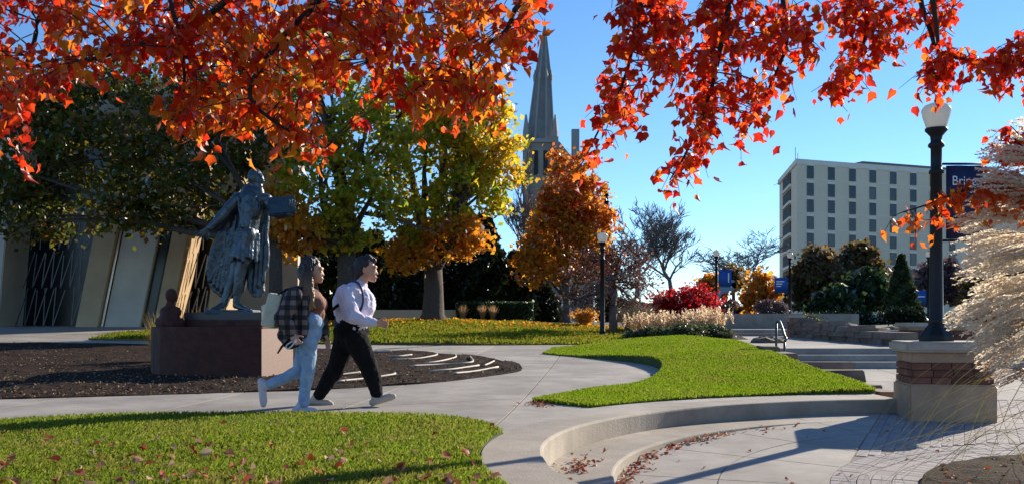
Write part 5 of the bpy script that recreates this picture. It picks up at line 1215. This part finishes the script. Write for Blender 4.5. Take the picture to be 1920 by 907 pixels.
for poly, cnt, (y0, y1), ck in REG:
    A_ = np.array(poly, float); k = 0; tries = 0
    while k < cnt and tries < 20000:
        tries += 1
        x = random.uniform(A_[:, 0].min(), A_[:, 0].max()); y = random.uniform(A_[:, 1].min(), A_[:, 1].max())
        if not inside(poly, np.array([x]), np.array([y]))[0]: continue
        if any(a < x < c and b_ < y < d for a, b_, c, d in SKYH): continue
        cc = ck if ck == 0 or len(poly) < 20 else (0 if random.random() < (.6 if x < 350 else .3) else 1)
        spray(at(x, y, random.uniform(y0, y1)), cc, random.randint(7, 11)); k += 1
for x in range(-60, 2000, 55):   # crown going on above the frame
    spray(at(x, random.uniform(-190, -40), random.uniform(4.6, 6.4)), random.randint(0, 1), 8)
for (p, ck) in nodes: spray(p+Vector((random.gauss(0, .05), random.gauss(0, .05), random.gauss(0, .05))), ck, 4)
twigs.build('twigs', M['bark_dark'], rm, kind='stuff')
allp = [(LP[ck][0][i], LP[ck][1][i], LP[ck][2][i], ck) for ck in (0, 1) for i in range(len(LP[ck][0]))]
def onscreen(q):
    px = 960+q[0].x/q[0].y*F; py = HY-(q[0].z-CH)/q[0].y*F; return 0 < px < 1920 and 5 < py < 907
allp.sort(key=lambda q: (0 if onscreen(q) else 1, q[0].y/q[2]))
single, bulk = allp[:300], allp[300:]
for i, (p, d, s, ck) in enumerate(single):
    fr_ = leaf_frames(np.array([p]), np.array([d]), np.array([1.]))[0]
    o = link('leaf', lme[random.randrange(len(LSH))*2+ck], None, rm)
    o.matrix_local = Matrix.Translation(p-rm.location)@Matrix(fr_.tolist()).to_4x4()@Matrix.Scale(s, 4)
for ck in (0, 1):
    q = [a for a in bulk if a[3] == ck]
    pos = np.array([a[0] for a in q]); leaf_stuff('foliage', pos, leaf_frames(pos, np.array([a[1] for a in q]), np.array([a[2] for a in q])), LM['maple_orange' if ck else 'maple'], rm)
print('maple leaves', len(allp))

# ------------------------------------------------------------------ fallen leaves
LM['fallen'] = leafmat('fallen_leaves', [(.34, .04, .02), (.40, .10, .04), (.42, .26, .14), (.34, .06, .03), (.5, .36, .24), (.30, .025, .02)], .3, .5, .04)
fall = []
for i, (sv, sf) in enumerate(LSH):
    me = bpy.data.meshes.new('fallen_leaf'); me.from_pydata(sv.tolist(), [], sf.tolist()); me.materials.append(LM['fallen']); fall.append(me)
n = 0
while n < 150:
    px = random.uniform(-20, 930); py = 787+120*random.random()**.62
    p = gp(px, py, lambda x, y: T(x, y)+.058)
    if not inside(FRONT_LAWN, np.array([p.x]), np.array([p.y]))[0]: continue
    o = link('fallen_leaf', fall[random.randrange(5)]); s = random.uniform(.04, .085); o.scale = (s, s, s)
    o.location = p+Vector((0, 0, .004)); o.rotation_euler = (random.gauss(0, .4), random.gauss(0, .4), random.uniform(0, 6.28)); n += 1
    tag(o, 'fallen maple leaf lying on the front lawn', 'leaf', 'fallen leaves on the front lawn')
def litter(name, label, gen, n, s0, s1, lm):
    pos = np.array([gen() for _ in range(n)]); d = rng.normal(size=(n, 3))*np.array([1, 1, .25]); s = rng.uniform(s0, s1, n)
    d /= np.linalg.norm(d, axis=1, keepdims=True); up = np.array([0, 0, 1.])+rng.normal(size=(n, 3))*.3; r = np.cross(d, up); r /= np.linalg.norm(r, axis=1, keepdims=True)
    fr_ = np.stack([r, d, np.cross(r, d)], 2)*s[:, None, None]
    return tag(leaf_stuff(name, pos, fr_, lm), label, 'leaves')
def foot_of_step():
    a = R(random.choice([random.gauss(158, 7), random.gauss(140, 5), random.uniform(115, 185), random.gauss(172, 4)])); r_ = 4.12-abs(random.gauss(0, .07)); x, y = CC.x+r_*math.cos(a), CC.y+r_*math.sin(a)
    return (x, y, float(PZ(x, y))+random.uniform(.008, .03))
litter('leaf_litter', 'drift of dry red leaves along the foot of the curved step', foot_of_step, 190, .03, .06, LM['fallen'])
def on_step():
    a = R(random.gauss(170, 4)); r_ = random.gauss(4.45, .07); x, y = CC.x+r_*math.cos(a), CC.y+r_*math.sin(a); return (x, y, -.21+.0125*(y-8)+random.uniform(.006, .03))
litter('leaf_litter', 'small heap of dry leaves lying on the curved step', on_step, 60, .03, .055, LM['fallen'])
def tip():
    p = gp(random.gauss(1012, 12), random.gauss(757, 2.5)); return (p.x, p.y, p.z+.01)
litter('leaf_litter', 'few pale leaves at the tip of the bright lawn', tip, 60, .03, .06, LM['fallen'])
def plz_():
    a = R(random.uniform(100, 200)); r_ = random.uniform(2.0, 4.0); x, y = CC.x+r_*math.cos(a), CC.y+r_*math.sin(a); return (x, y, float(PZ(x, y))+.01)
litter('leaf_litter', 'single dry leaves scattered over the plaza slabs', plz_, 36, .025, .045, LM['fallen'])
def bedl():
    a = random.uniform(0, 6.28); r_ = 1.78*math.sqrt(random.random()); x, y = CC.x+r_*math.cos(a), CC.y+r_*math.sin(a); return (x, y, float(PZ(x, y))+.085-.05*(r_/1.8)**2)
litter('leaf_litter', 'dry leaves on the round planting bed', bedl, 260, .03, .07, LM['fallen'])
def rear():
    while True:
        x = random.uniform(-11, 4); y = random.triangular(30.5, 37, 36)
        if inside(REAR_LAWN, np.array([x]), np.array([y]))[0]: return (x, y, float(REARZ(x, y))+random.uniform(.05, .10))
litter('leaf_litter', 'carpet of orange leaves on the rear lawn under the maples', rear, 1900, .06, .11, LM['amber'])
def shrubl():
    x = random.uniform(3.6, 5.2); y = random.uniform(20, 25); return (x, y, float(LAWN(x, y)) + .06)
# wood chips on the statue bed
def chip():
    while True:
        p = gp(random.uniform(-20, 980), 640+110*random.random()**.8)
        if inside(BED, np.array([p.x]), np.array([p.y]))[0]: return (p.x, p.y, float(BEDZ(p.x, p.y))+.01)
LM['chip'] = leafmat('wood_chips', [(.15, .095, .06), (.25, .165, .10), (.08, .05, .035), (.34, .235, .15)], .0, .7, .01)
litter('wood_chips', 'brown wood chips covering the bed around the statue', chip, 5000, .015, .055, LM['chip'])
# drip hoses in the bed
M['hose'] = mat('pale_hose', (.50, .44, .36), .7, .15, 8.)
names = ['farthest', 'second farthest', 'third farthest', 'short bent', 'long double-bent', 'long middle', 'tiny rightmost', 'lowest right', 'left middle', 'lowest left']
for nm, ln_ in zip(names, [[(690, 658), (712, 658.5), (734, 657.5)], [(728, 667), (750, 666.5), (772, 664)], [(736, 673), (780, 671.5), (817, 665), (818, 661)], [(795, 680), (825, 676), (853, 669), (854, 664)], [(768, 685), (830, 682), (884, 678), (882, 668)], [(806, 695), (850, 691), (898, 684)], [(908, 684), (918, 680), (926, 676)], [(850, 699), (890, 695), (934, 687)], [(623, 703), (650, 700), (676, 697)], [(632, 714), (690, 708), (737, 701), (740, 698)]]):
    P3 = [gp(a, b_, lambda x, y: BEDZ(x, y)+.02) for a, b_ in ln_]
    tag(MB().tube(crv(P3, 5), .017, 6).build('drip_hose', M['hose'], None, True), 'pale drip hose on the dark mulch, %s' % nm, 'hose', 'drip hoses in the statue bed')

# ------------------------------------------------------------------ silver plume grass in the round bed
LM['plume'] = leafmat('silver_plumes', [(.70, .60, .45), (.78, .69, .55), (.62, .51, .37), (.82, .75, .64)], .68, .5, .02, 1.12)
LM['plume_tan'] = leafmat('tan_plumes', [(.42, .28, .18), (.5, .35, .23), (.36, .24, .16)], .5, .4, .06, 1.1)
M['reed'] = leafmat('reed_blades', [(.20, .19, .05), (.32, .26, .09), (.14, .15, .05), (.38, .30, .14)], .4)
def plume_mesh(seed, m):
    rr = np.random.default_rng(seed); C_ = []; D_ = []
    for k in range(17):
        t0 = rr.uniform(0, .4); ang = 0; az = 2*math.pi*k/17+rr.uniform(-.3, .3); L_ = rr.uniform(.6, .85)*(1-t0*.5); u = np.linspace(0, 1, int(52*L_/.8))
        side = np.array([0, math.cos(az), math.sin(az)])
        off = (np.sin(u*math.pi*.62)*.15*rr.uniform(.5, 1.1))[:, None]*side
        c = np.stack([t0+u*L_, 0*u, -.10*(t0+u*L_)**2-.10*u**2], 1)+off
        C_.append(c+rr.normal(size=c.shape)*.006)
    c = np.concatenate(C_); n = len(c); a = rr.normal(size=(n, 3)); a[:, 0] = np.abs(a[:, 0])+.9; a /= np.linalg.norm(a, axis=1, keepdims=True)
    b_ = rr.normal(size=(n, 3)); b_ -= (b_*a).sum(1, keepdims=True)*a; b_ /= np.linalg.norm(b_, axis=1, keepdims=True); s = rr.uniform(.7, 1.3, (n, 1))
    v = np.stack([c-a*.022*s, c+b_*.0125*s, c+a*.03*s, c-b_*.0125*s], 1).reshape(-1, 3)
    me = bpy.data.meshes.new('plume'); me.from_pydata(v.tolist(), [], np.arange(4*n).reshape(n, 4).tolist()); me.materials.append(m); return me
PMS = [plume_mesh(i, LM['plume']) for i in range(5)]+[plume_mesh(9+i, LM['plume_tan']) for i in range(2)]
GB = Vector((4.3, 6.9, float(PZ(4.3, 6.9))+.06))
sg = empty('plume_grass', GB, 'tall ornamental grass with silver plumes at the right edge', 'grass'); sg['kind'] = 'thing'
edge = [(215, 1885), (260, 1835), (300, 1815), (350, 1800), (400, 1785), (450, 1795), (500, 1795), (550, 1790), (575, 1760), (610, 1765), (650, 1800), (690, 1822), (720, 1835)]
stems = MB()
for i in range(56):
    py = 212+(i+random.random())*500/56; ex = np.interp(py, [e[0] for e in edge], [e[1] for e in edge])
    px = min(1925, ex+(abs(random.gauss(0, 22)) if i % 5 < 3 else random.uniform(40, 110))); Y = random.uniform(5.9, 6.8)
    tip_ = at(px, py, Y); L_ = random.uniform(.42, .62); tilt = lerp(.35, -.42, (py-205)/510.)+random.gauss(0, .10)
    dr = Vector((-1, random.gauss(0, .22), tilt)).normalized(); base = tip_-dr*L_
    o = link('plume', PMS[random.randrange(5)] if random.random() < .86 else PMS[5+random.randrange(2)], None, sg)
    z_ = dr.cross(Vector((0, 1, 0))).normalized()*-1; y_ = z_.cross(dr).normalized(); z_ = dr.cross(y_)
    Mx = Matrix((dr, y_, z_)).transposed()
    o.matrix_local = Matrix.Translation(base-GB)@Mx.to_4x4()@Matrix.Rotation(random.uniform(-.8, .8), 4, 'X')@Matrix.Diagonal((L_, L_*.8, L_*.8, 1))
    g0 = GB+Vector((random.gauss(0, .15), random.gauss(0, .15), 0))
    b1 = g0.lerp(base, .55)+Vector((.18, 0, .28*max(0.1, base.z-g0.z)))
    stems.tube(crv([g0, b1, base, base+dr*L_*.7], 5), [.004, .004, .0035, .0035, .003, .003, .003, .003, .003, .0025, .0025, .002, .002, .002, .002, .0015], 4, False)
for i in range(16):   # the far side of the clump
    a = random.uniform(-.9, 1.4); L_ = random.uniform(.4, .58); dr = Vector((math.cos(a), math.sin(a), random.uniform(-.5, .1))).normalized(); base = GB+Vector((math.cos(a)*.5, math.sin(a)*.5, random.uniform(.9, 1.7)))
    o = link('plume', PMS[random.randrange(5)], None, sg); y_ = Vector((0, 0, 1)).cross(dr).normalized(); z_ = dr.cross(y_)
    o.matrix_local = Matrix.Translation(base-GB)@Matrix((dr, y_, z_)).transposed().to_4x4()@Matrix.Diagonal((L_, L_*.8, L_*.8, 1))
    g0 = GB+Vector((random.gauss(0, .15), random.gauss(0, .15), 0)); stems.tube(crv([g0, g0.lerp(base, .6)+Vector((-.1, 0, .2)), base, base+dr*L_*.7], 4), .003, 4, False)
stems.build('stems', LM['plume_tan'], sg, kind='stuff')
def reeds(n, seed):
    rr = random.Random(seed); b_ = MB()
    for i in range(n):
        a = rr.uniform(2.2, 4.6) if i % 4 else rr.uniform(0, 6.28); g0 = GB+Vector((rr.gauss(0, .2), rr.gauss(0, .2), 0)); L_ = rr.uniform(.8, 1.75); h_ = rr.uniform(.3, 1.15)
        d = Vector((math.cos(a), math.sin(a), 0)); pts = crv([g0, g0+d*L_*.3+Vector((0, 0, h_)), g0+d*L_*.75+Vector((0, 0, h_*.75)), g0+d*L_*1.05+Vector((0, 0, max(.04, h_*.2)))], 4)
        sd_ = d.cross(Vector((0, 0, 1))).normalized(); k = len(b_.v); m_ = len(pts)
        for j, p in enumerate(pts):
            w_ = .0055*(1-.8*(j/(m_-1))**2); b_.v += [tuple(p-sd_*w_+Vector((0, 0, .002))), tuple(p), tuple(p+sd_*w_+Vector((0, 0, .002)))]
        for j in range(m_-1): b_.f += [(k+3*j, k+3*j+1, k+3*j+4, k+3*j+3), (k+3*j+1, k+3*j+2, k+3*j+5, k+3*j+4)]
    return b_
reeds(80, 4).build('blades', M['reed'], sg, kind='stuff')
